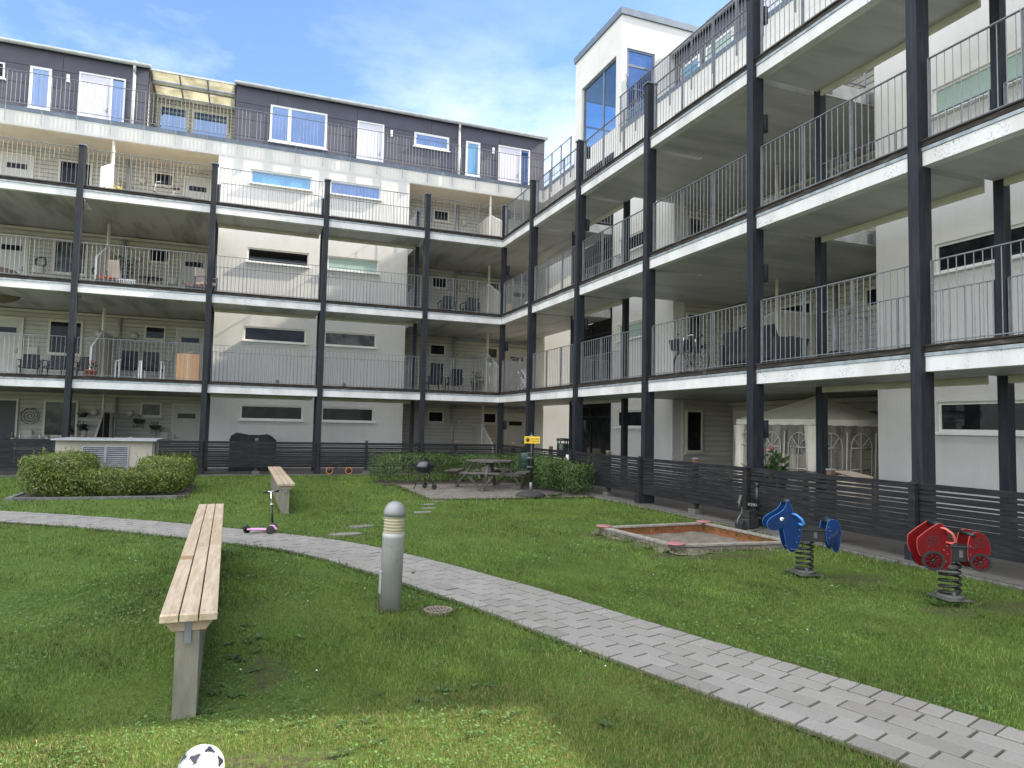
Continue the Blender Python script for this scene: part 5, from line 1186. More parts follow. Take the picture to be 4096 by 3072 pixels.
for y in (-HS, HS):
    h = panel(t, 'head_panel', hx_(head), y, 'blue', 'bluelight'); panel(t, 'tail_panel', tx_(tail), y, 'blue', 'bluelight')
    s_ = 1 if y > 0 else -1; yy = y + s_ * .0105
    b = MB(); b.ball((-.29, yy, .652), .024, 14, 10, (1, .45, 1)); b.build('eye', M['plainwhite'], h)
    b = MB(); b.ball((-.282, yy + s_ * .008, .65), .011, 10, 8, (1, .5, 1)); b.ball((-.43, yy, .575), .011, 10, 8, (1, .5, 1)); b.build('pupil', M['black'], h)
    b = MB(); b.tube([(-.375, yy, .565), (-.32, yy, .60), (-.235, yy, .68), (-.20, yy, .725)], .003, 5); b.tube([(-.285, yy, .52), (-.265, yy, .60), (-.20, yy, .72)], .003, 5); b.tube([(-.385, yy, .545), (-.37, yy, .57), (-.355, yy, .56), (-.36, yy, .545), (-.385, yy, .545)], .003, 5); b.tube([(-.20, yy, .725), (-.24, yy, .775)], .003, 5); b.build('bridle', M['black'], h)
    b = MB()
    for i in range(6): b.tube([(.335 - .004 * i - .0, yy, .56 - .012 * i), (.32 - .012 * i, yy, .46), (.33 - .018 * i, yy, .28 + .004 * i)], .003, 5)
    b.build('tail_lines', M['black'], t)
    b = MB()
    for x, z in ((-.09, .52), (-.10, .44), (-.125, .36), (.235, .57), (.24, .43), (.27, .46), (.25, .52)): b.ball((x, yy, z), .006, 8, 6, (1, .6, 1))
    b.build('bolts', M['steel'], t)
b = MB(); b.tube([(-.212, -HS, .875), (-.212, HS, .875)], .034, 16); b.build('forelock_tube', M['black'], t)
b = MB(); b.tube([(.26, -HS, .635), (.26, HS, .635)], .036, 16); b.build('rear_tube', M['black'], t)
b = MB()
for s_ in (-1, 1):
    b.tube([(-.17, s_ * .12, .725), (-.14, s_ * .17, .72), (-.08, s_ * .18, .665), (-.055, s_ * .18, .60), (-.08, s_ * .16, .59), (-.10, s_ * .12, .605)], [.013, .014, .015, .02, .018, .014], 8)
b.build('handle_bar', M['bluelight'], t)
b = MB(); b.box(-.10, -.13, .515, .275, .13, .53); b.build('seat', M['black'], t, .004)
b = MB(); b.box(-.09, -.10, .37, .235, .10, .513); b.build('seat_box', M['black'], t, .004)
b = MB(); b.box(.075, -.105, .42, .115, -.1005, .50); b.build('type_plate', M['plate'], t)
b = MB(); b.hexa([(-.20, -.16, .23), (-.02, -.16, .21), (-.02, .16, .21), (-.20, .16, .23), (-.20, -.16, .238), (-.02, -.16, .218), (-.02, .16, .218), (-.20, .16, .238)]); o = b.build('foot_rest', M['plate'], t, .003); o.location = (.0, 0, .04)
b = MB(); b.ball((-.02, 0, .375), .018, 8, 6); b.build('yellow_cap', M['yellow'], t)
def squash(t, k, zt):
    for c in t.children:
        if c.name.split('.')[0] in ('spring', 'base_plate', 'clamp'): continue
        c.scale = (c.scale[0], c.scale[1], c.scale[2] * k) if abs(c.rotation_euler[0]) < 1 else (c.scale[0], c.scale[1] * k, c.scale[2]); c.location.z = zt - (zt - c.location.z) * k
squash(t, .90, .90)
# racing car
t = thing('spring_car', 'red old-time racing car spring rider with number 21, near the corner of the path', 'spring rider', (-1.80, -18.62, 0), R(-30))
spring(t, .095, .07, .415, 5.8, .0125)
cx_ = lambda L: [(-.355 + (u + .392) * .84, v) for u, v in L]
front = smooth([(-.15, .805), (-.105, .80), (-.055, .72), (-.02, .60), (-.01, .46), (-.02, .35), (-.08, .27), (-.15, .29), (-.20, .25), (-.28, .27), (-.32, .40), (-.365, .425), (-.392, .52), (-.39, .625), (-.27, .725)], 2, .13)
rear = smooth([(.125, .62), (.15, .70), (.205, .725), (.265, .705), (.315, .63), (.33, .53), (.315, .46), (.28, .40), (.20, .32), (.13, .36), (.115, .47)], 2)
for y in (-HS, HS):
    fpn = panel(t, 'front_panel', cx_(front), y, 'red', 'redlight'); rp = panel(t, 'rear_panel', rear, y, 'red', 'redlight')
    s_ = 1 if y > 0 else -1; yy = y + s_ * .0105
    for cx, cz, r_, nm in ((-.205, .375, .112, fpn), (.235, .375, .104, rp)):
        b = MB(); n = 32; b.lathe([(r_ - .022, -.009), (r_, -.009), (r_, .009), (r_ - .022, .009)], (cx, yy, cz), n, 'y') if 0 else b.ring([(cx + r_ * math.cos(2 * PI * i / n), cz + r_ * math.sin(2 * PI * i / n)) for i in range(n)], [(cx + (r_ - .027) * math.cos(2 * PI * i / n), cz + (r_ - .027) * math.sin(2 * PI * i / n)) for i in range(n)], lambda u, v, w: (u, w, v), yy - s_ * .012, yy + s_ * .004)
        for i in range(8): a = PI * i / 4 + .2; b.tube([(cx, yy, cz), (cx + (r_ - .02) * math.cos(a), yy, cz + (r_ - .02) * math.sin(a))], .0032, 5)
        b.lathe([(.015, -.004), (.015, .004)], (cx, yy, cz), 12, 'y'); b.build('painted_wheel', M['black'], t)
        o = MB().prism([(cx + (r_ - .01) * math.cos(2 * PI * i / n), cz + (r_ - .01) * math.sin(2 * PI * i / n)) for i in range(n)], lambda u, v, w: (u, w, v), yy - s_ * .019, yy - s_ * .0015).build('wheel_disc', M['red'], t)
    for cx, cz in ((-.205, .60), (.235, .60)):
        b = MB(); n = 28; b.ring([(cx + .058 * math.cos(2 * PI * i / n), cz + .058 * math.sin(2 * PI * i / n)) for i in range(n)], [(cx + .051 * math.cos(2 * PI * i / n), cz + .051 * math.sin(2 * PI * i / n)) for i in range(n)], lambda u, v, w: (u, w, v), yy - s_ * .003, yy + s_ * .0012); b.build('number_ring', M['black'], t)
        text('number', '21', .085, M['black'], t, (cx, yy + s_ * .0005, cz), (PI / 2, R(-8), 0 if s_ < 0 else PI))
    b = MB()
    for x, z in ((-.075, .55), (-.105, .50), (-.07, .455), (-.09, .37), (.14, .56), (.14, .46)): b.ball((x, yy, z), .006, 8, 6, (1, .6, 1))
    b.build('bolts', M['steel'], t)
    b = MB(); b.tube([(-.13, s_ * .12, .755), (-.10, s_ * .16, .75), (-.045, s_ * .18, .70), (-.015, s_ * .18, .61), (-.04, s_ * .16, .585), (-.08, s_ * .12, .59)], .0135, 8); b.build('handle_bar', M['redlight'], t)
b = MB(); b.tube([(-.14, -HS, .785), (-.14, HS, .785)], .026, 14); b.build('bonnet_tube', M['black'], t)
b = MB(); b.tube([(.165, -HS - .02, .685), (.165, HS + .02, .685)], .024, 14); b.build('rear_tube', M['black'], t)
b = MB(); b.box(-.08, -.13, .535, .20, .13, .55); b.build('seat', M['black'], t, .004)
b = MB(); b.box(-.07, -.10, .37, .15, .10, .533); b.build('seat_box', M['black'], t, .004)
b = MB(); b.box(.045, -.105, .42, .08, -.1005, .50); b.build('type_plate', M['plate'], t)
b = MB(); b.hexa([(-.17, -.17, .262), (.03, -.17, .25), (.03, .17, .25), (-.17, .17, .262), (-.17, -.17, .27), (.03, -.17, .258), (.03, .17, .258), (-.17, .17, .27)]); b.build('foot_rest', M['plate'], t, .003)

squash(t, .87, .80)
# ------------------------------------------------------------------ vent box behind the hedge
t = thing('vent_box', 'rendered ventilation box with louvred doors and a thin sheet metal lid behind the hedge', 'ventilation box', (-11.64, -5.0, 0))
MB().box(-1.0, 0, -.05, 1.0, 1.3, 1.175).build('body', M['ventwall'], t, .01)
b = MB(); b.box(-1.07, -.16, 1.178, -.02, 1.45, 1.20); b.box(-.02, -.16, 1.183, 1.10, 1.45, 1.205); b.box(-1.07, -.165, 1.165, 1.10, -.16, 1.207); b.build('lid', M['ventmetal'], t)
for x0, x1 in ((-.46, .015), (.02, .50)):
    b = MB(); b.box(x0, -.03, .30, x0 + .02, -.002, 1.03); b.box(x1 - .02, -.03, .30, x1, -.002, 1.03); b.box(x0 + .02, -.03, 1.01, x1 - .02, -.002, 1.03); b.box(x0 + .02, -.03, .30, x1 - .02, -.002, .32); o = b.build('louvre_door', M['ventmetal'], t); MB().box(x0 + .02, -.003, .32, x1 - .02, -.0012, 1.01).build('gap_shade', M['darkdoor'], o)  # dark sheet behind the slats stands in for shade in the gaps
    b = MB()
    for i in range(15): z = .335 + i * .045; b.hexa([(x0 + .02, -.028, z), (x1 - .02, -.028, z), (x1 - .02, -.004, z + .025), (x0 + .02, -.004, z + .025), (x0 + .02, -.028, z + .006), (x1 - .02, -.028, z + .006), (x1 - .02, -.004, z + .029), (x0 + .02, -.004, z + .029)])
    b.build('louvre', M['ventmetal'], o)
b = MB(); b.box(1.002, .10, .30, 1.03, .5, 1.10); o = b.build('side_grille', M['ventmetal'], t); b = MB()
for i in range(16): b.box(1.03, .12, .33 + i * .047, 1.045, .48, .345 + i * .047)
b.build('louvre', M['darkdoor'], o)
# ------------------------------------------------------------------ things on the balconies
def ploc(n, r, z0, z1): return [(random.uniform(-r, r), random.uniform(-r, r), random.uniform(z0, z1)) for _ in range(n)]
def leaves(b, n, c, r, l, flat=1.0, droop=0):
    for i in range(n):
        v = Vector((random.gauss(0, 1), random.gauss(0, 1), random.gauss(0, 1) * flat)); v = v.normalized() * r * random.uniform(.35, 1)
        p = Vector(c) + v; p.z -= droop * random.random(); d = (v.normalized() + Vector((random.uniform(-.6, .6),) * 3)).normalized() * l * random.uniform(.6, 1.2)
        s = d.cross(Vector((random.uniform(-1, 1), random.uniform(-1, 1), 1))).normalized() * l * .3
        b.add([p - d * .5, p + s, p + d * .5, p - s], [(0, 1, 2, 3)])
    return b
def pot_plant(label, x, y, z, r=.13, h=.2, pm='terracotta', n=60, lr=.16, ll=.07, flower=None, leaf='plantleaf', name='pot_plant', droop=0, grp=None):
    t = thing(name, label, 'plant', (x, y, z), 0, grp)
    MB().lathe([(r * .7, 0), (r * .95, h * .8), (r * 1.06, h * .82), (r * 1.06, h), (r * .9, h), (r * .85, h * .9)], n=20).build('pot', M[pm], t)
    leaves(MB(), n, (0, 0, h + lr * .75), lr, ll, .8, droop).build('leaves', M[leaf], t)
    MB().tube([(0, 0, h * .8), (.01, 0, h + lr * .7)], .008, 5).build('stem', M['bark'], t)
    if flower: leaves(MB(), n // 2, (0, 0, h + lr * .95), lr * .95, ll * .7, .6).build('petals', M[flower], t)
    return t
def trough(label, x, y, z, ln, flower, pm='trough'):
    t = thing('flower_box', label, 'flower box', (x, y, z)); w = .09
    b = MB(); b.hexa([(-ln / 2, -w * .8, 0), (ln / 2, -w * .8, 0), (ln / 2, w * .8, 0), (-ln / 2, w * .8, 0), (-ln / 2 - .02, -w, .17), (ln / 2 + .02, -w, .17), (ln / 2 + .02, w, .17), (-ln / 2 - .02, w, .17)]); b.build('box', M[pm], t, .006)
    b = MB(); b2 = MB()
    for i in range(7):
        c = (-ln / 2 + ln * (i + .5) / 7, 0, .20); leaves(b, 14, c, .09, .05); leaves(b2, 16, (c[0], c[1], .24), .09, .045, .6)
    b.build('leaves', M['plantleaf'], t); b2.build('petals', M[flower], t)
def armchair(label, x, y, z, rz, m='wicker', fm=None, w=.58, back=.82, grp='dark balcony chairs'):
    t = thing('armchair', label, 'chair', (x, y, z), rz, grp); fm = fm or m
    b = MB(); b.box(-w / 2 + .05, -.28, .34, w / 2 - .05, .22, .43); b.build('seat', M[m], t, .015)
    b = MB(); b.hexa([(-w / 2 + .04, .20, .40), (w / 2 - .04, .20, .40), (w / 2 - .04, .26, .40), (-w / 2 + .04, .26, .40), (-w / 2 + .06, .30, back), (w / 2 - .06, .30, back), (w / 2 - .06, .35, back), (-w / 2 + .06, .35, back)]); b.build('backrest', M[m], t, .02)
    for s in (-1, 1):
        b = MB(); b.bar((s * (w / 2 - .02), -.28, .60), (s * (w / 2 - .02), .28, .62), .055, .03); b.build('armrest', M[fm], t, .006)
        for yy, top in ((-.26, .585), (.24, .60)): MB().bar((s * (w / 2 - .02), yy, 0), (s * (w / 2 - .02), yy, top), .035, .035).build('leg', M[fm], t)
    return t
def screen(label, P, a0, a1, z, h, lowf, m='screen', post_to=None):
    """privacy screen: P(a,d,z); a runs from the wall to the front, lowered end at a1"""
    t = thing('privacy_screen', label, 'screen', P(a0, 0, z), 0, 'privacy screens on the balconies'); L = Vector(t.location); Q = lambda a, d, zz: tuple(Vector(P(a, d, z + zz)) - L)
    mid = a0 + (a1 - a0) * .5; b = MB(); n = 11; poly = [(a0, .03), (mid, .03), (mid, h), (a0, h)]; s = 1 if a1 > a0 else -1
    b.prism([(a0, .03), (a1, .03), (a1, lowf), (mid, h), (a0, h)], lambda u, v, w: Q(u, w, v), -.012, .012)
    b.build('panel', M[m], t)
    b = MB()
    for i in range(1, int(h / .146)):
        zz = i * .146; e = a1 if zz < lowf else mid + (a1 - mid) * max(0, (h - zz) / (h - lowf + 1e-6)); lo, hi = sorted((a0, e))
        if hi - lo > .1: b.pbox(Q, lo + .02, hi - .02, -.017, .017, zz, zz + .012)
    b.build('battens', M['trough' if m != 'screen' else 'cream'], t)
    b = MB(); b.bar(Q(a0, 0, h), Q(mid, 0, h), .05, .04); b.bar(Q(mid, 0, h), Q(a1, 0, lowf), .05, .04); b.bar(Q(a1, 0, 0), Q(a1, 0, lowf), .05, .05); b.bar(Q(mid, 0, .04), Q(mid, 0, h), .045, .05, (1, 1, 0)); b.build('frame', M['plainwhite' if m == 'screen' else 'cream'], t)
    if post_to: MB().bar(Q(mid, 0, h), Q(mid, 0, post_to - z), .07, .07, (1, 1, 0)).build('post', M['cream'], t)
    return t
F0, F1, F2, F3 = FL; ZC = [ZF[0], ZF[1], ZF[2], 11.14]
PXp = lambda x: (lambda a, d, z: (x + d, a, z)); PYp = lambda y: (lambda a, d, z: (a, y + d, z))
for k, nm in ((1, 'lowest'), (2, 'middle'), (3, 'top')):
    screen(f'white boarded privacy screen on the {nm} balcony at the open end of the far wing', PXp(-13.15), 4.62, 1.1, FL[k] + .004, 1.72, .98, 'screen', ZC[k])
for k, nm in ((0, 'ground level'), (1, 'lowest'), (2, 'middle'), (3, 'top')):
    screen(f'white boarded privacy screen on the {nm} corner balcony of the far wing', PXp(.48), 4.62, 1.2 if k else 2.0, FL[k] + .004, 1.72, .95, 'screen', ZC[k])
for k, nm in ((1, 'lowest'), (2, 'middle'), (3, 'top')):
    screen(f'cream boarded privacy screen on the {nm} deep balcony of the near wing', PYp(-10.35), 4.84, 1.9, FL[k] + .004, 1.75, .95, 'screen', ZC[k])
screen('dark reed privacy screen behind the vent box on the ground floor', PXp(-13.1), 4.62, 2.2, F0, 1.86, 1.0, 'trough', ZC[0])
b = MB(); b.box(2.86, -10.40, F0, 2.95, -10.31, ZC[0]); o = b.build('timber_post', M['cream']); tag(o, 'cream timber post holding up the deep balcony above the ivory tent', 'post')
# lowest walkway, far wing
armchair('black armchair nearest the pale door on the lowest far balcony', -15.15, 2.7, F1, R(5)); armchair('black armchair in front of the big window on the lowest far balcony', -14.42, 2.6, F1, R(-4))
armchair('black armchair squeezed against the white screen on the lowest far balcony', -13.68, 2.6, F1, R(-20))
pot_plant('red flowers in a terracotta pot right of the first white-edged bay column, lowest walkway', -13.0, .42, F1, .17, .24, 'terracotta', 60, .19, .09, 'redflower')
armchair('white framed armchair with open armrest beside the white screen, lowest walkway', -12.15, 1.25, F1, R(200), 'fabricgrey', 'plainwhite', .60, .92, 'white framed armchairs'); armchair('white framed armchair facing the cardboard box, lowest walkway', -11.42, 1.2, F1, R(175), 'fabricgrey', 'plainwhite', .60, .92, 'white framed armchairs')
t = thing('cardboard_box', 'large brown cardboard box behind the lowest railing, beside the second column from the corner', 'box', (-10.35, .75, F1))
MB().box(-.33, -.26, 0, .33, .26, .88).build('carton', M['card'], t, .008); b = MB(); b.bar((-.20, -.05, .885), (.10, .1, 1.0), .3, .008); b.build('flap', M['card'], t); b = MB(); b.box(-.03, -.2605, 0, .03, -.2601, .88); b.build('tape', M['linen'], t)
# middle walkway, far wing
trough('flower box with bright pink flowers at the end of the middle far balcony', -10.2, .28, F2 - .02, .62, 'flower'); trough('flower box with orange and red flowers below the dark plants, middle far balcony', -12.75, .35, F2 - .02, .5, 'redflower')
t = armchair('cream cushioned chair beside the pink flower box, middle far balcony', -9.98, .95, F2, R(40), 'linen', 'steel', .5, .95, 'cream cushioned chairs'); t = armchair('cream cushioned chair beneath the dark leafy plant, middle far balcony', -12.6, 1.6, F2, R(160), 'linen', 'steel', .5, .98, 'cream cushioned chairs')
pot_plant('big dark leafy plant on the screen of the middle far balcony', -12.75, 3.6, F2 + .75, .12, .2, 'trough', 130, .42, .12, None, 'plantleaf')
b = MB(); b.box(-.16, -.16, 0, .16, .16, .745); o = b.build('plant_stand', M['trough'], None, .01); o.location = (-12.75, 3.6, F2 + .002); tag(o, 'dark stand carrying the big leafy plant on the middle far balcony', 'plant stand')
pot_plant('pink flowers in a small pot below the wreath, middle far balcony', -14.9, 2.4, F2 + .02, .12, .2, 'bin', 40, .15, .07, 'flower')
t = thing('side_table', 'low round dark table behind the middle railing of the far wing', 'table', (-11.6, .95, F2)); MB().lathe([(.36, .40), (.37, .41), (.37, .43), (.36, .44)], n=28).build('tabletop', M['black'], t)
for a in range(3): MB().bar((.08 * math.cos(a * 2.1), .08 * math.sin(a * 2.1), .40), (.28 * math.cos(a * 2.1), .28 * math.sin(a * 2.1), 0), .025, .025).build('leg', M['black'], t)
t = thing('wire_basket', 'white slatted basket beside the low round table, middle far balcony', 'basket', (-12.2, .8, F2)); b = MB()
for i in range(9): b.box(-.22 + i * .053, -.16, .02, -.205 + i * .053, -.15, .26); b.box(-.22 + i * .053, .15, .02, -.205 + i * .053, .16, .26)
b.box(-.23, -.165, .26, .23, .165, .28).box(-.23, -.165, 0, .23, .165, .02); b.build('basket', M['plainwhite'], t)
t = thing('covered_lounger', 'lounge chair under a brown fabric cover at the end of the middle far balcony', 'covered furniture', (-15.9, 2.0, F2)); b = MB(); b.ball((0, 0, .0), .6, 20, 12, (1.25, .7, .95)); b.build('cover', mat('brown_cover_fabric', (.11, .085, .06), .85, var=(.15, .12, .085), bumpv=(7, .6, .04)), t)
def wreath(label, P, a, z, r):
    t = thing('door_wreath', label, 'wreath', P(a, .06, z)); pts = []; L = Vector(t.location)
    for i in range(18): th = 2 * PI * i / 18; pts.append(tuple(Vector(P(a + r * math.cos(th), .06 + .01 * math.sin(5 * th), z + r * math.sin(th))) - L))
    MB().tube(pts, r * .14, 6, True).build('ring', M['bark'], t); b = MB()
    for p in pts[::2]: leaves(b, 5, p, r * .16, r * .25)
    b.build('twigs', M['plantleaf'], t)
wreath('dark twig wreath hanging on the boarded wall beside the balcony window, middle far balcony', P47, -15.48, F2 + 1.35, .16); wreath('second dark twig wreath, right beside the white screen post, middle far balcony', P47, -13.75, F2 + 1.2, .15)
# top walkway
pot_plant('bright yellow shrub behind the white screen on the top far balcony', -12.8, 1.6, F3, .14, .26, 'plainwhite', 170, .26, .07, None, 'yellowleaf')
def bicycle(label, x, y, z, rz, basket=True):
    t = thing('bicycle', label, 'bicycle', (x, y, z), rz, 'bicycles on the balconies')   # rolls along local x, front at +x
    for xx, nm in ((-.52, 'rear'), (.53, 'front')):
        b = MB(); pts = [(xx + .325 * math.cos(2 * PI * i / 28), 0, .33 + .325 * math.sin(2 * PI * i / 28)) for i in range(28)]; o = b.tube(pts, .018, 6, True).build('wheel', M['rubber'], t)
        b = MB()
        for i in range(12): a = 2 * PI * i / 12; b.tube([(xx, 0, .33), (xx + .31 * math.cos(a), 0, .33 + .31 * math.sin(a))], .002, 4)
        b.tube([(xx, -.04, .33), (xx, .04, .33)], .02, 8); b.build('spokes', M['steel'], o)
        b = MB(); pts = [(xx + .355 * math.cos(R(a)), 0, .33 + .355 * math.sin(R(a))) for a in range(20, 191, 17)]; b.tube(pts, .014, 5); b.build('mudguard', M['black'], t)
    b = MB(); hd, st, bb = (.36, 0, .78), (-.22, 0, .72), (-.05, 0, .30)
    for p, q, r_ in ((hd, bb, .018), (st, bb, .016), (bb, (-.52, 0, .33), .012), (st, (-.52, 0, .33), .010), (hd, (.53, 0, .33), .014), ((.40, 0, .68), (-.16, 0, .54), .015)): b.tube([p, q], r_, 8)
    b.build('frame', M['black'], t)
    b = MB(); b.tube([hd, (.34, 0, .99), (.35, 0, 1.0)], .012, 8); b.tube([(.12, -.28, 1.03), (.30, -.16, 1.06), (.35, 0, 1.0), (.30, .16, 1.06), (.12, .28, 1.03)], .011, 6); b.build('handlebar', M['chrome'], t); MB().tube([st, (-.25, 0, .94)], .012, 8).build('seat_post', M['chrome'], t)
    for s in (-1, 1): MB().tube([(.15, s * .265, 1.035), (.04, s * .31, 1.02)], .017, 8).build('grip', M['black'], t)
    b = MB(); b.hexa([(-.40, -.10, .93), (-.10, -.025, .93), (-.10, .025, .93), (-.40, .10, .93), (-.41, -.11, .985), (-.10, -.02, .965), (-.10, .02, .965), (-.41, .11, .985)]); b.build('saddle', M['black'], t, .015)
    b = MB(); b.bar((-.78, 0, .70), (-.30, 0, .70), .12, .015); b.bar((-.6, .05, .70), (-.52, .05, .33), .012, .012); b.build('carrier', M['black'], t)
    b = MB(); b.tube([(-.05, -.12, .22), (-.05, -.08, .30), (-.05, .08, .30), (-.05, .12, .38)], .010, 6); b.box(-.10, -.19, .205, 0, -.11, .23); b.box(-.10, .11, .37, 0, .19, .395); b.build('cranks', M['steel'], t)
    if basket:
        b = MB(); b.hexa([(.42, -.15, .70), (.68, -.15, .70), (.68, .15, .70), (.42, .15, .70), (.38, -.19, .96), (.76, -.19, .96), (.76, .19, .96), (.38, .19, .96)]); b.build('basket', M['wicker'], t)
bicycle('black bicycle with front basket on the lowest walkway of the near wing', 1.0, -10.18, F1, R(82)); bicycle('bicycle with chrome handlebar peeking over the edge of the top far balcony', -11.4, 2.2, F3, R(182), False)
# corner balcony
armchair('tall dark garden chair with a flower print beside the first column, lowest corner balcony', -1.95, 2.0, F1, R(185), 'fabricgrey', 'black', .62, 1.12); armchair('dark armchair in the middle of the lowest corner balcony', -1.12, 2.1, F1, R(178), 'fabricgrey', 'black', .6, .95)
armchair('dark armchair nearest the first column, middle corner balcony', -1.6, 1.7, F2, R(178), 'wicker', 'black', .6, .80); armchair('dark armchair in front of the white screen, middle corner balcony', -.72, 1.6, F2, R(185), 'wicker', 'black', .6, .80)
armchair('beige armchair between the white screen and the corner column, middle corner balcony', .95, 2.2, F2, R(170), 'linen', 'black', .55, .8, None)
pot_plant('leafy plant in a big dark pot next to the white screen, lowest corner balcony', -.45, 1.3, F1, .24, .50, 'trough', 90, .26, .10); pot_plant('small plant hanging in a white pot on the white screen, lowest corner balcony', .36, 2.2, F1 + 1.15, .08, .12, 'plainwhite', 50, .15, .07)
MB_ = MB(); MB_.tube([(.36, 2.2, F1 + 1.15), (.36, 2.2, F1)], .012, 6); o = MB_.build('plant_pole', M['chrome']); tag(o, 'thin chromed pole carrying the small white plant pot, lowest corner balcony', 'plant pole')
t = thing('drying_rack', 'white drying rack with a patterned cloth just inside the corner column, lowest walkway', 'drying rack', (.62, -.9, F1), R(80))
b = MB()
for s in (-1, 1): b.tube([(s * .35, -.25, 0), (s * .35, .2, .78)], .012, 6); b.tube([(s * .35, .25, 0), (s * .35, -.2, .78)], .012, 6)
for i in range(6): b.tube([(-.36, -.22 + i * .088, .78), (.36, -.22 + i * .088, .78)], .008, 5)
b.build('rack', M['plainwhite'], t); MB().box(-.28, -.03, .22, .28, -.02, .79).build('cloth', M['blanket'], t)
t = thing('folding_rack', 'low white slatted rack standing at the corner of the middle walkway', 'rack', (.72, -.75, F2), R(85)); b = MB()
for i in range(7): b.box(-.3 + i * .1, -.012, .05, -.27 + i * .1, .012, .42)
b.box(-.32, -.02, .42, .34, .02, .45).box(-.32, -.15, 0, -.29, .15, .05).box(.31, -.15, 0, .34, .15, .05); b.build('rack', M['plainwhite'], t)
# near wing balcony furniture
def sofa(label, x, y, z, rz):
    t = thing('garden_sofa', label, 'sofa', (x, y, z), rz); MB().box(-.75, -.3, .2, .75, .3, .42).build('seat', M['fabricgrey'], t, .03)
    for i in range(2):
        x0 = -.74 + i * .75; b = MB(); b.hexa([(x0, .14, .38), (x0 + .73, .14, .38), (x0 + .73, .3, .38), (x0, .3, .38), (x0 + .02, .26, .86), (x0 + .71, .26, .86), (x0 + .71, .38, .84), (x0 + .02, .38, .84)]); b.build('back_cushion', M['fabricgrey'], t, .03)
    for s in (-1, 1): MB().box(s * .80 - .05, -.3, 0, s * .80 + .05, .36, .6).build('armrest', M['wicker'], t, .015)
sofa('dark grey garden sofa with its back to the railing, lowest walkway of the near wing', 1.0, -12.55, F1, R(90)); armchair('black garden armchair beside the dark sofa, near wing lowest walkway', 1.25, -13.0 + .0, F1, R(200), 'wicker', 'black', .6, .62)
t = thing('storage_bag', 'crumpled black bag lying by the rear column, near wing lowest walkway', 'bag', (1.15, -14.35, F1)); MB().ball((0, 0, .12), .25, 14, 9, (1, 1.2, .6)).build('bag', M['black'], t)
# ground floor of the far wing
t = thing('wall_spiral', 'black metal spiral wall ornament with tealights on the ground floor', 'wall ornament', (-15.5, 4.62, 1.71)); pts = []
for i in range(80): th = i * .21; r_ = .04 + .235 * i / 80; pts.append((r_ * math.cos(th), 0, r_ * math.sin(th)))
b = MB(); b.tube(pts, .010, 6); b.tube([(.275 * math.cos(2 * PI * i / 36), 0, .275 * math.sin(2 * PI * i / 36)) for i in range(36)], .009, 6, True); b.build('spiral', M['black'], t); b = MB()
for i in range(8): a = i * .8; b.ball((.27 * math.cos(a), -.02, .27 * math.sin(a)), .02, 8, 6)
b.build('tealights', M['lampshade'], t)
def basket(label, x, z, r=.17, trail=0, n=50):
    t = thing('hanging_planter', label, 'planter', (x, 4.50, z), 0, 'wall planters on the ground floor')
    MB().lathe([(r * .55, -.14), (r * .8, -.08), (r, 0), (r * .95, .01), (r * .8, 0)], n=18).build('basket', M['trough'], t); b = leaves(MB(), n, (0, 0, .06), r * .95, .06, .7)
    for i in range(trail): a = random.uniform(0, 2 * PI); leaves(b, 12, (r * math.cos(a), r * .6 * math.sin(a) - .03, -.13), .07, .04, 2.6, .12)
    b.build('leaves', M['plantleaf'], t); b = MB(); b.box(-.02, .0, -.02, .02, .17, .02); b.build('bracket', M['black'], t)
basket('upper leafy wall planter beside the curtained ground floor window', -13.92, 1.85); basket('lower wall planter beside the curtained ground floor window', -13.92, 1.45, n=24); basket('trailing wall planter below the small ground floor window', -12.15, 1.66, .2, 7); basket('trailing wall planter nearest the ground floor door', -11.62, 1.46, .2, 7)
t = thing('hose_ring', 'thin white hoop leaning on the wall beside the ground floor door', 'hoop', (-11.32, 4.6, 1.1)); MB().tube([(.26 * math.cos(2 * PI * i / 30), 0, .26 * math.sin(2 * PI * i / 30)) for i in range(30)], .010, 6, True).build('hoop', M['steel'], t)
t = thing('potting_table', 'narrow dark potting table under the spiral ornament', 'table', (-15.35, 4.25, F0)); MB().box(-.62, -.2, .78, .62, .2, .82).build('tabletop', M['trough'], t)
for sx in (-.56, .56):
    for sy in (-.16, .16): MB().box(sx - .02, sy - .02, 0, sx + .02, sy + .02, .778).build('leg', M['trough'], t)
t = thing('wire_tray', 'white wire tray standing on the potting table', 'tray', (-15.4, 4.3, F0 + .822)); b = MB()
for i in range(5): b.tube([(-.28, .02, .03 + i * .045), (.28, .02, .03 + i * .045)], .008, 5)
b.box(-.30, -.02, 0, -.27, .06, .25).box(.27, -.02, 0, .30, .06, .25); b.build('tray', M['plainwhite'], t)
pot_plant('small plant in a white pot at the window end of the potting table', -14.85, 4.25, F0 + .822, .08, .14, 'plainwhite', 30, .08, .05); pot_plant('small plant in a white pot at the door end of the potting table', -15.85, 4.25, F0 + .822, .07, .12, 'plainwhite', 24, .07, .05)
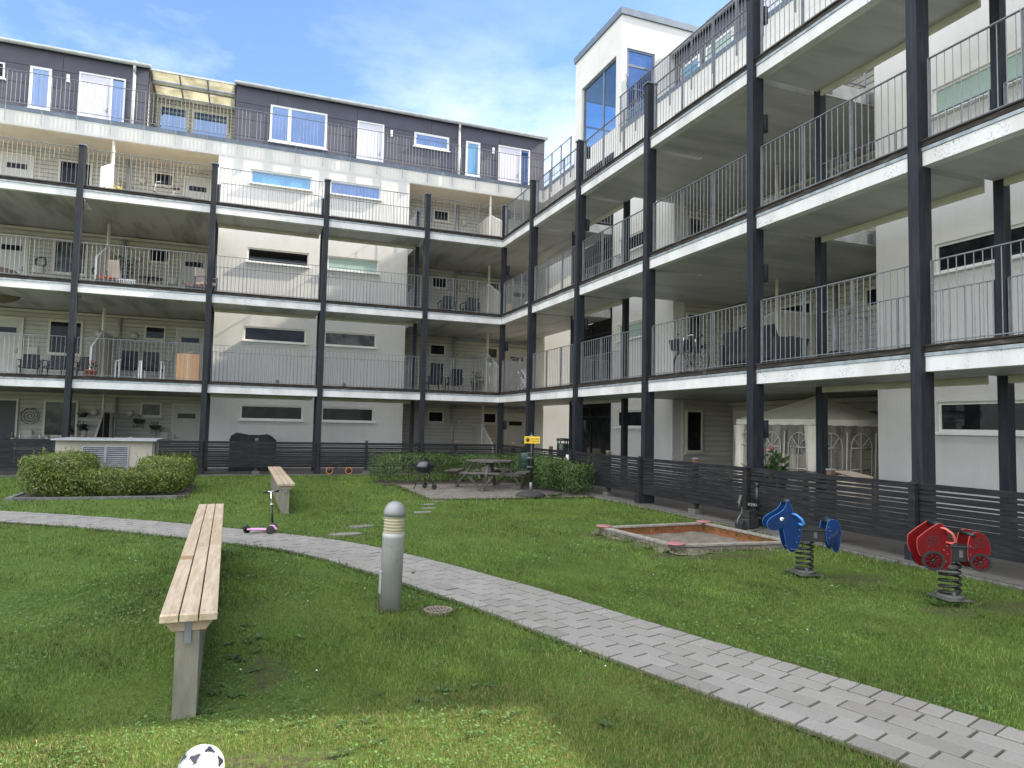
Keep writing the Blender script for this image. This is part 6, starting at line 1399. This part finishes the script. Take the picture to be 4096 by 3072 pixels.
def lantern(label, x, y, z, s):
    t = thing('lantern', label, 'lantern', (x, y, z), 0, 'black lanterns'); b = MB(); b.box(-.09 * s, -.09 * s, 0, .09 * s, .09 * s, .02 * s)
    for i in (-1, 1):
        for j in (-1, 1): b.box(i * .085 * s - .008, j * .085 * s - .008, .02 * s, i * .085 * s + .008, j * .085 * s + .008, .22 * s)
    b.build('cage', M['black'], t); MB().lathe([(.15 * s, .22 * s), (.11 * s, .27 * s), (.04 * s, .33 * s), (.02 * s, .36 * s)], n=4).build('roof', M['black'], t); MB().tube([(.03 * s * math.cos(i * .7), 0, .38 * s + .03 * s * math.sin(i * .7)) for i in range(9)], .006 * s, 5, True).build('ring', M['black'], t); MB().lathe([(.03 * s, .02 * s), (.03 * s, .10 * s)], n=10).build('candle', M['lampshade'], t)
b = MB(); b.box(-.5, -.15, .0, .5, .15, .98); o = b.build('wooden_chest', M['trough'], None, .01); o.location = (-13.75, 3.6, F0); tag(o, 'dark chest carrying the two lanterns behind the fence', 'chest')
lantern('smaller black lantern on the dark chest', -14.05, 3.6, F0 + .982, .85); lantern('larger black lantern on the dark chest', -13.7, 3.6, F0 + .982, 1.15)
# covered barbecue in front of the white wall
t = thing('covered_grill', 'garden grill under a crumpled black cover behind the fence, before the white wall', 'covered grill', (-8.3, 1.6, F0)); vs = []; fs = []; n = 30; m_ = 9
prof = [(-.74, 1.02), (-.70, 1.16), (-.55, 1.27), (-.40, 1.25), (-.15, 1.20), (.2, 1.20), (.45, 1.23), (.60, 1.16), (.74, 1.02)]
def ph(u):
    for (a, h0), (c, h1) in zip(prof[:-1], prof[1:]):
        if a <= u <= c: return h0 + (h1 - h0) * (u - a) / (c - a)
    return 1.0
for i in range(n + 1):
    u = -.74 + 1.48 * i / n; h = ph(u)
    for j in range(m_ + 1):
        v = j / m_; yy = -.34 + .68 * v; e = min(v, 1 - v); z = h * min(1, (e * 5.5) ** .5 if e > 0 else 0) if 0 else h * (1 if 0 < j < m_ else 0)
        vs.append((u + .012 * math.sin(j * 2 + i), yy + .015 * math.sin(i * 1.3), max(0, z - (.10 if j in (1, m_ - 1) else 0) + .012 * math.sin(i * 1.9 + j))))
for i in range(n):
    for j in range(m_): k = i * (m_ + 1) + j; fs.append((k, k + m_ + 1, k + m_ + 2, k + 1))
L0 = [j for j in range(m_ + 1)]; fs.append(tuple(L0)); fs.append(tuple(reversed([n * (m_ + 1) + j for j in range(m_ + 1)])))
MB().add(vs, fs, True).build('cover', M['fabricgrey'], t)
# balance bike seen under the fence
t = thing('balance_bike', 'small balance bike with orange-walled tyres standing under the far fence', 'balance bike', (-5.64, -.29, F0), R(-2))
for xx in (-.31, .31):
    o = MB().tube([(xx + .10 * math.cos(2 * PI * i / 24), 0, .115 + .10 * math.sin(2 * PI * i / 24)) for i in range(24)], .017, 8, True).build('wheel', M['orange'], t); b = MB()
    for i in range(5): a = i * 1.257; b.bar((xx, 0, .115), (xx + .09 * math.cos(a), 0, .115 + .09 * math.sin(a)), .02, .012)
    b.lathe([(.028, -.03), (.028, .03)], (xx, 0, .115), 10, 'y'); b.lathe([(.082, -.006), (.082, .006)], (xx, 0, .115), 20, 'y'); b.build('rim', M['black'], o)
b = MB(); b.tube([(-.31, 0, .115), (-.05, 0, .24), (.2, 0, .34), (.31, 0, .115)], .016, 8); b.tube([(.2, 0, .34), (.17, 0, .5)], .013, 8); b.tube([(.17, -.18, .5), (.17, .18, .5)], .011, 6); b.tube([(-.08, 0, .24), (-.12, 0, .36)], .013, 6); b.bar((-.25, 0, .365), (0, 0, .36), .08, .03); b.build('frame', M['black'], t)

# ------------------------------------------------------------------ party tent on the near wing ground floor
t = thing('party_tent', 'ivory party tent with arched clear windows standing behind the fence under the balcony', 'tent', (3.1, -11.87, F0)); hx, hy = 1.2, 1.17; ez, pz = 1.96, 2.50
def pt(x, y, z): return (x, y, z)
b = MB(); n = 10; rim = [(-hx, -hy), (hx, -hy), (hx, hy), (-hx, hy)]
for s_ in range(4):
    (ax, ay), (cx, cy) = rim[s_], rim[(s_ + 1) % 4]; vs = []; fs = []
    for i in range(n + 1):
        for j in range(n + 1):
            u = i / n; v = j / n; x = (ax + (cx - ax) * u) * (1 - v); y = (ay + (cy - ay) * u) * (1 - v); z = ez + (pz - ez) * v - .045 * math.sin(PI * v) * (1 - .4 * abs(2 * u - 1)) - .012 * math.sin(PI * u) * (1 - v); vs.append((x, y, z))
    for i in range(n):
        for j in range(n): k = i * (n + 1) + j; fs.append((k, k + n + 1, k + n + 2, k + 1))
    b.add(vs, fs, True)
b.build('roof', M['tent'], t); b = MB()
for s_ in range(4):
    (ax, ay), (cx, cy) = rim[s_], rim[(s_ + 1) % 4]; m_ = 14; vs = []
    for i in range(m_ + 1): u = i / m_; o_ = .015 * math.sin(i * 2.1); x, y = ax + (cx - ax) * u, ay + (cy - ay) * u; vs += [(x * 1.005, y * 1.005, ez - .01), (x * 1.01 + o_, y * 1.01 + o_, ez - .12 - .015 * (i % 2))]
    b.add(vs, [(2 * i, 2 * i + 2, 2 * i + 3, 2 * i + 1) for i in range(m_)], True)
b.build('valance', M['tent'], t)
for x, y in rim: MB().box(x * .97 - .018, y * .97 - .018, 0, x * .97 + .018, y * .97 + .018, ez - .02).build('leg', M['plainwhite'], t)
def wall(F, half, win, gather):
    """F(u,w,z): a hanging side with vinyl arches"""
    b = MB(); m_ = 60; vs = []
    for i in range(m_ + 1): u = -half + 2 * half * i / m_; o_ = .03 * math.sin(i * .9) + .02 * math.sin(i * .37); vs += [F(u, .02 + o_ * .3, 1.86), F(u, .02 + o_ * .5, 1.72)]
    b.add(vs, [(2 * i, 2 * i + 2, 2 * i + 3, 2 * i + 1) for i in range(m_)], True); o = b.build('side_band', M['vinyl'], t)
    b = MB(); vs = []
    for i in range(m_ + 1): u = -half + 2 * half * i / m_; o_ = .03 * math.sin(i * .9) + .02 * math.sin(i * .37); vs += [F(u, .02 + o_ * .5, 1.72), F(u + gather * .2, .02 + o_, .05)]
    b.add(vs, [(2 * i, 2 * i + 2, 2 * i + 3, 2 * i + 1) for i in range(m_)], True); o = b.build('clear_side', M['vinyl'], t)
    b = MB(); nw = win; w = 2 * half / nw
    for k in range(nw):
        c = -half + w * (k + .5); r_ = w * .36; sk = lambda u, z: F(u + gather * .2 * (1.72 - z) / 1.67, .075 + .02 * math.sin(u * 9 + z * 3), z)
        pts = [sk(c + r_ * math.cos(R(a)), 1.38 + .30 * math.sin(R(a))) for a in range(0, 181, 15)]; b.tube([sk(c + r_, .1)] + pts + [sk(c - r_, .1)], .012, 4)
        b.tube([sk(c, .15), sk(c, 1.68)], .012, 4); b.tube([sk(c - r_, 1.38), sk(c + r_, 1.38)], .014, 4); b.tube([sk(c - r_, .95), sk(c + r_, .95)], .014, 4); b.tube([sk(c, 1.38), sk(c - r_ * .72, 1.59)], .011, 4); b.tube([sk(c, 1.38), sk(c + r_ * .72, 1.59)], .011, 4)
        b.tube([sk(c + w * .5, .1), sk(c + w * .5, 1.7)], .02, 4)
    b.build('window_tape', M['tape'], t)
wall(lambda u, w, z: (-hx + .02 - w * .5, u, z), hy * .98, 3, .5); wall(lambda u, w, z: (u, -hy + .02 - w * .5, z), hx * .98, 3, -.25)
for (x, y) in ((-hx, hy), (-hx, -hy)):
    b = MB(); vs = []; m_ = 12; zs = [1.82, 1.4, .9, .45, .3, .05]; rs = [.16, .13, .11, .06, .05, .12]
    for z, r_ in zip(zs, rs):
        for i in range(m_): a = 2 * PI * i / m_; k = 1 + .18 * math.sin(4 * a); vs.append((x * .98 + r_ * k * math.cos(a) * .6, y * .95 + r_ * k * math.sin(a) - (.04 if y > 0 else -.04), z))
    b.add(vs, [(q * m_ + i, q * m_ + (i + 1) % m_, (q + 1) * m_ + (i + 1) % m_, (q + 1) * m_ + i) for q in range(len(zs) - 1) for i in range(m_)], True); b.build('tied_curtain', M['tent'], t)
t = thing('climbing_rose', 'leafy pink rose climbing in front of the party tent', 'plant', (.75, -12.98, F0)); MB().lathe([(.12, 0), (.16, .3), (.17, .32)], n=16).build('pot', M['trough'], t)
b = MB(); b2 = MB(); b3 = MB(); pts = [(0, 0, .3), (.03, .04, .8), (-.02, .0, 1.2), (.02, .05, 1.55), (.0, .0, 1.78)]; b.tube(pts, .008, 5); b.tube([(0, 0, 1.0), (0, -.15, 1.25), (.02, -.24, 1.3)], .006, 5); b.build('stem', M['bark'], t)
for p in pts[1:]: leaves(b2, 9, p, .09, .10)
leaves(b2, 10, (0, -.2, 1.27), .10, .11); b2.build('leaves', M['plantleaf'], t); leaves(b3, 14, (.0, -.12, 1.38), .07, .06).build('petals', M['flower'], t)
pot_plant('spiky leafed plant in a dark tub behind the fence in front of the tent', .9, -12.9 - .15, F0 + .35, .22, .45, 'trough', 70, .28, .22)
b = MB(); b.box(-.2, -.2, 0, .2, .2, .345); o = b.build('plant_stand', M['trough'], None, .01); o.location = (.9, -13.05, F0 + .001); tag(o, 'low dark stand under the spiky plant in front of the tent', 'plant stand')
t = thing('garden_table', 'table with a dark glossy top just behind the fence in front of the tent', 'table', (.95, -13.75, F0)); MB().box(-.38, -.42, .93, .38, .36, .96).build('tabletop', M['black'], t, .01); MB().box(-.36, -.40, .86, .36, .34, .929).build('apron', M['trough'], t)
for sx in (-.33, .33):
    for sy in (-.36, .3): MB().box(sx - .025, sy - .025, 0, sx + .025, sy + .025, .859).build('leg', M['trough'], t)
t = thing('cardboard_box', 'pale flattened cardboard boxes stacked behind the fence beside the white wall', 'box', (1.5, -14.35, F0), R(4)); MB().box(-.2, -.2, .0, .2, .2, .88).build('carton', M['linen'], t, .01); b = MB(); b.bar((-.1, -.3, .93), (.05, .3, 1.0), .35, .012); b.box(-.2, -.22, .885, .2, .2, .93); b.build('flap', M['linen'], t)

# glazed vases on the sill behind the middle floor strip window
for i, (x, r_, h_) in enumerate(((-8.1, .045, .13), (-7.68, .055, .14), (-7.28, .07, .20), (-7.05, .035, .15))):
    t = thing('vase', ['small pale green cup-shaped vase, leftmost in the middle white-bay window', 'pale green domed vase second in the middle white-bay window', 'large pale two-handled vase in the middle white-bay window', 'narrow pale vase beside the large two-handled one in the window'][i], 'vase', (x, 2.892, WT[2] - .462), 0, 'vases behind the strip window')
    MB().lathe([(r_ * .5, 0), (r_, h_ * .45), (r_ * .9, h_ * .65), (r_ * .35, h_ * .85), (r_ * .6, h_)], n=14).build('body', M['celadon'], t); t.scale = (1, .3, 1)
    if i == 2:
        for sx in (-1, 1): MB().tube([(sx * r_ * .9, 0, h_ * .5), (sx * r_ * 1.3, 0, h_ * .75), (sx * r_ * .5, 0, h_ * .95)], .008, 5).build('handle', M['celadon'], t)
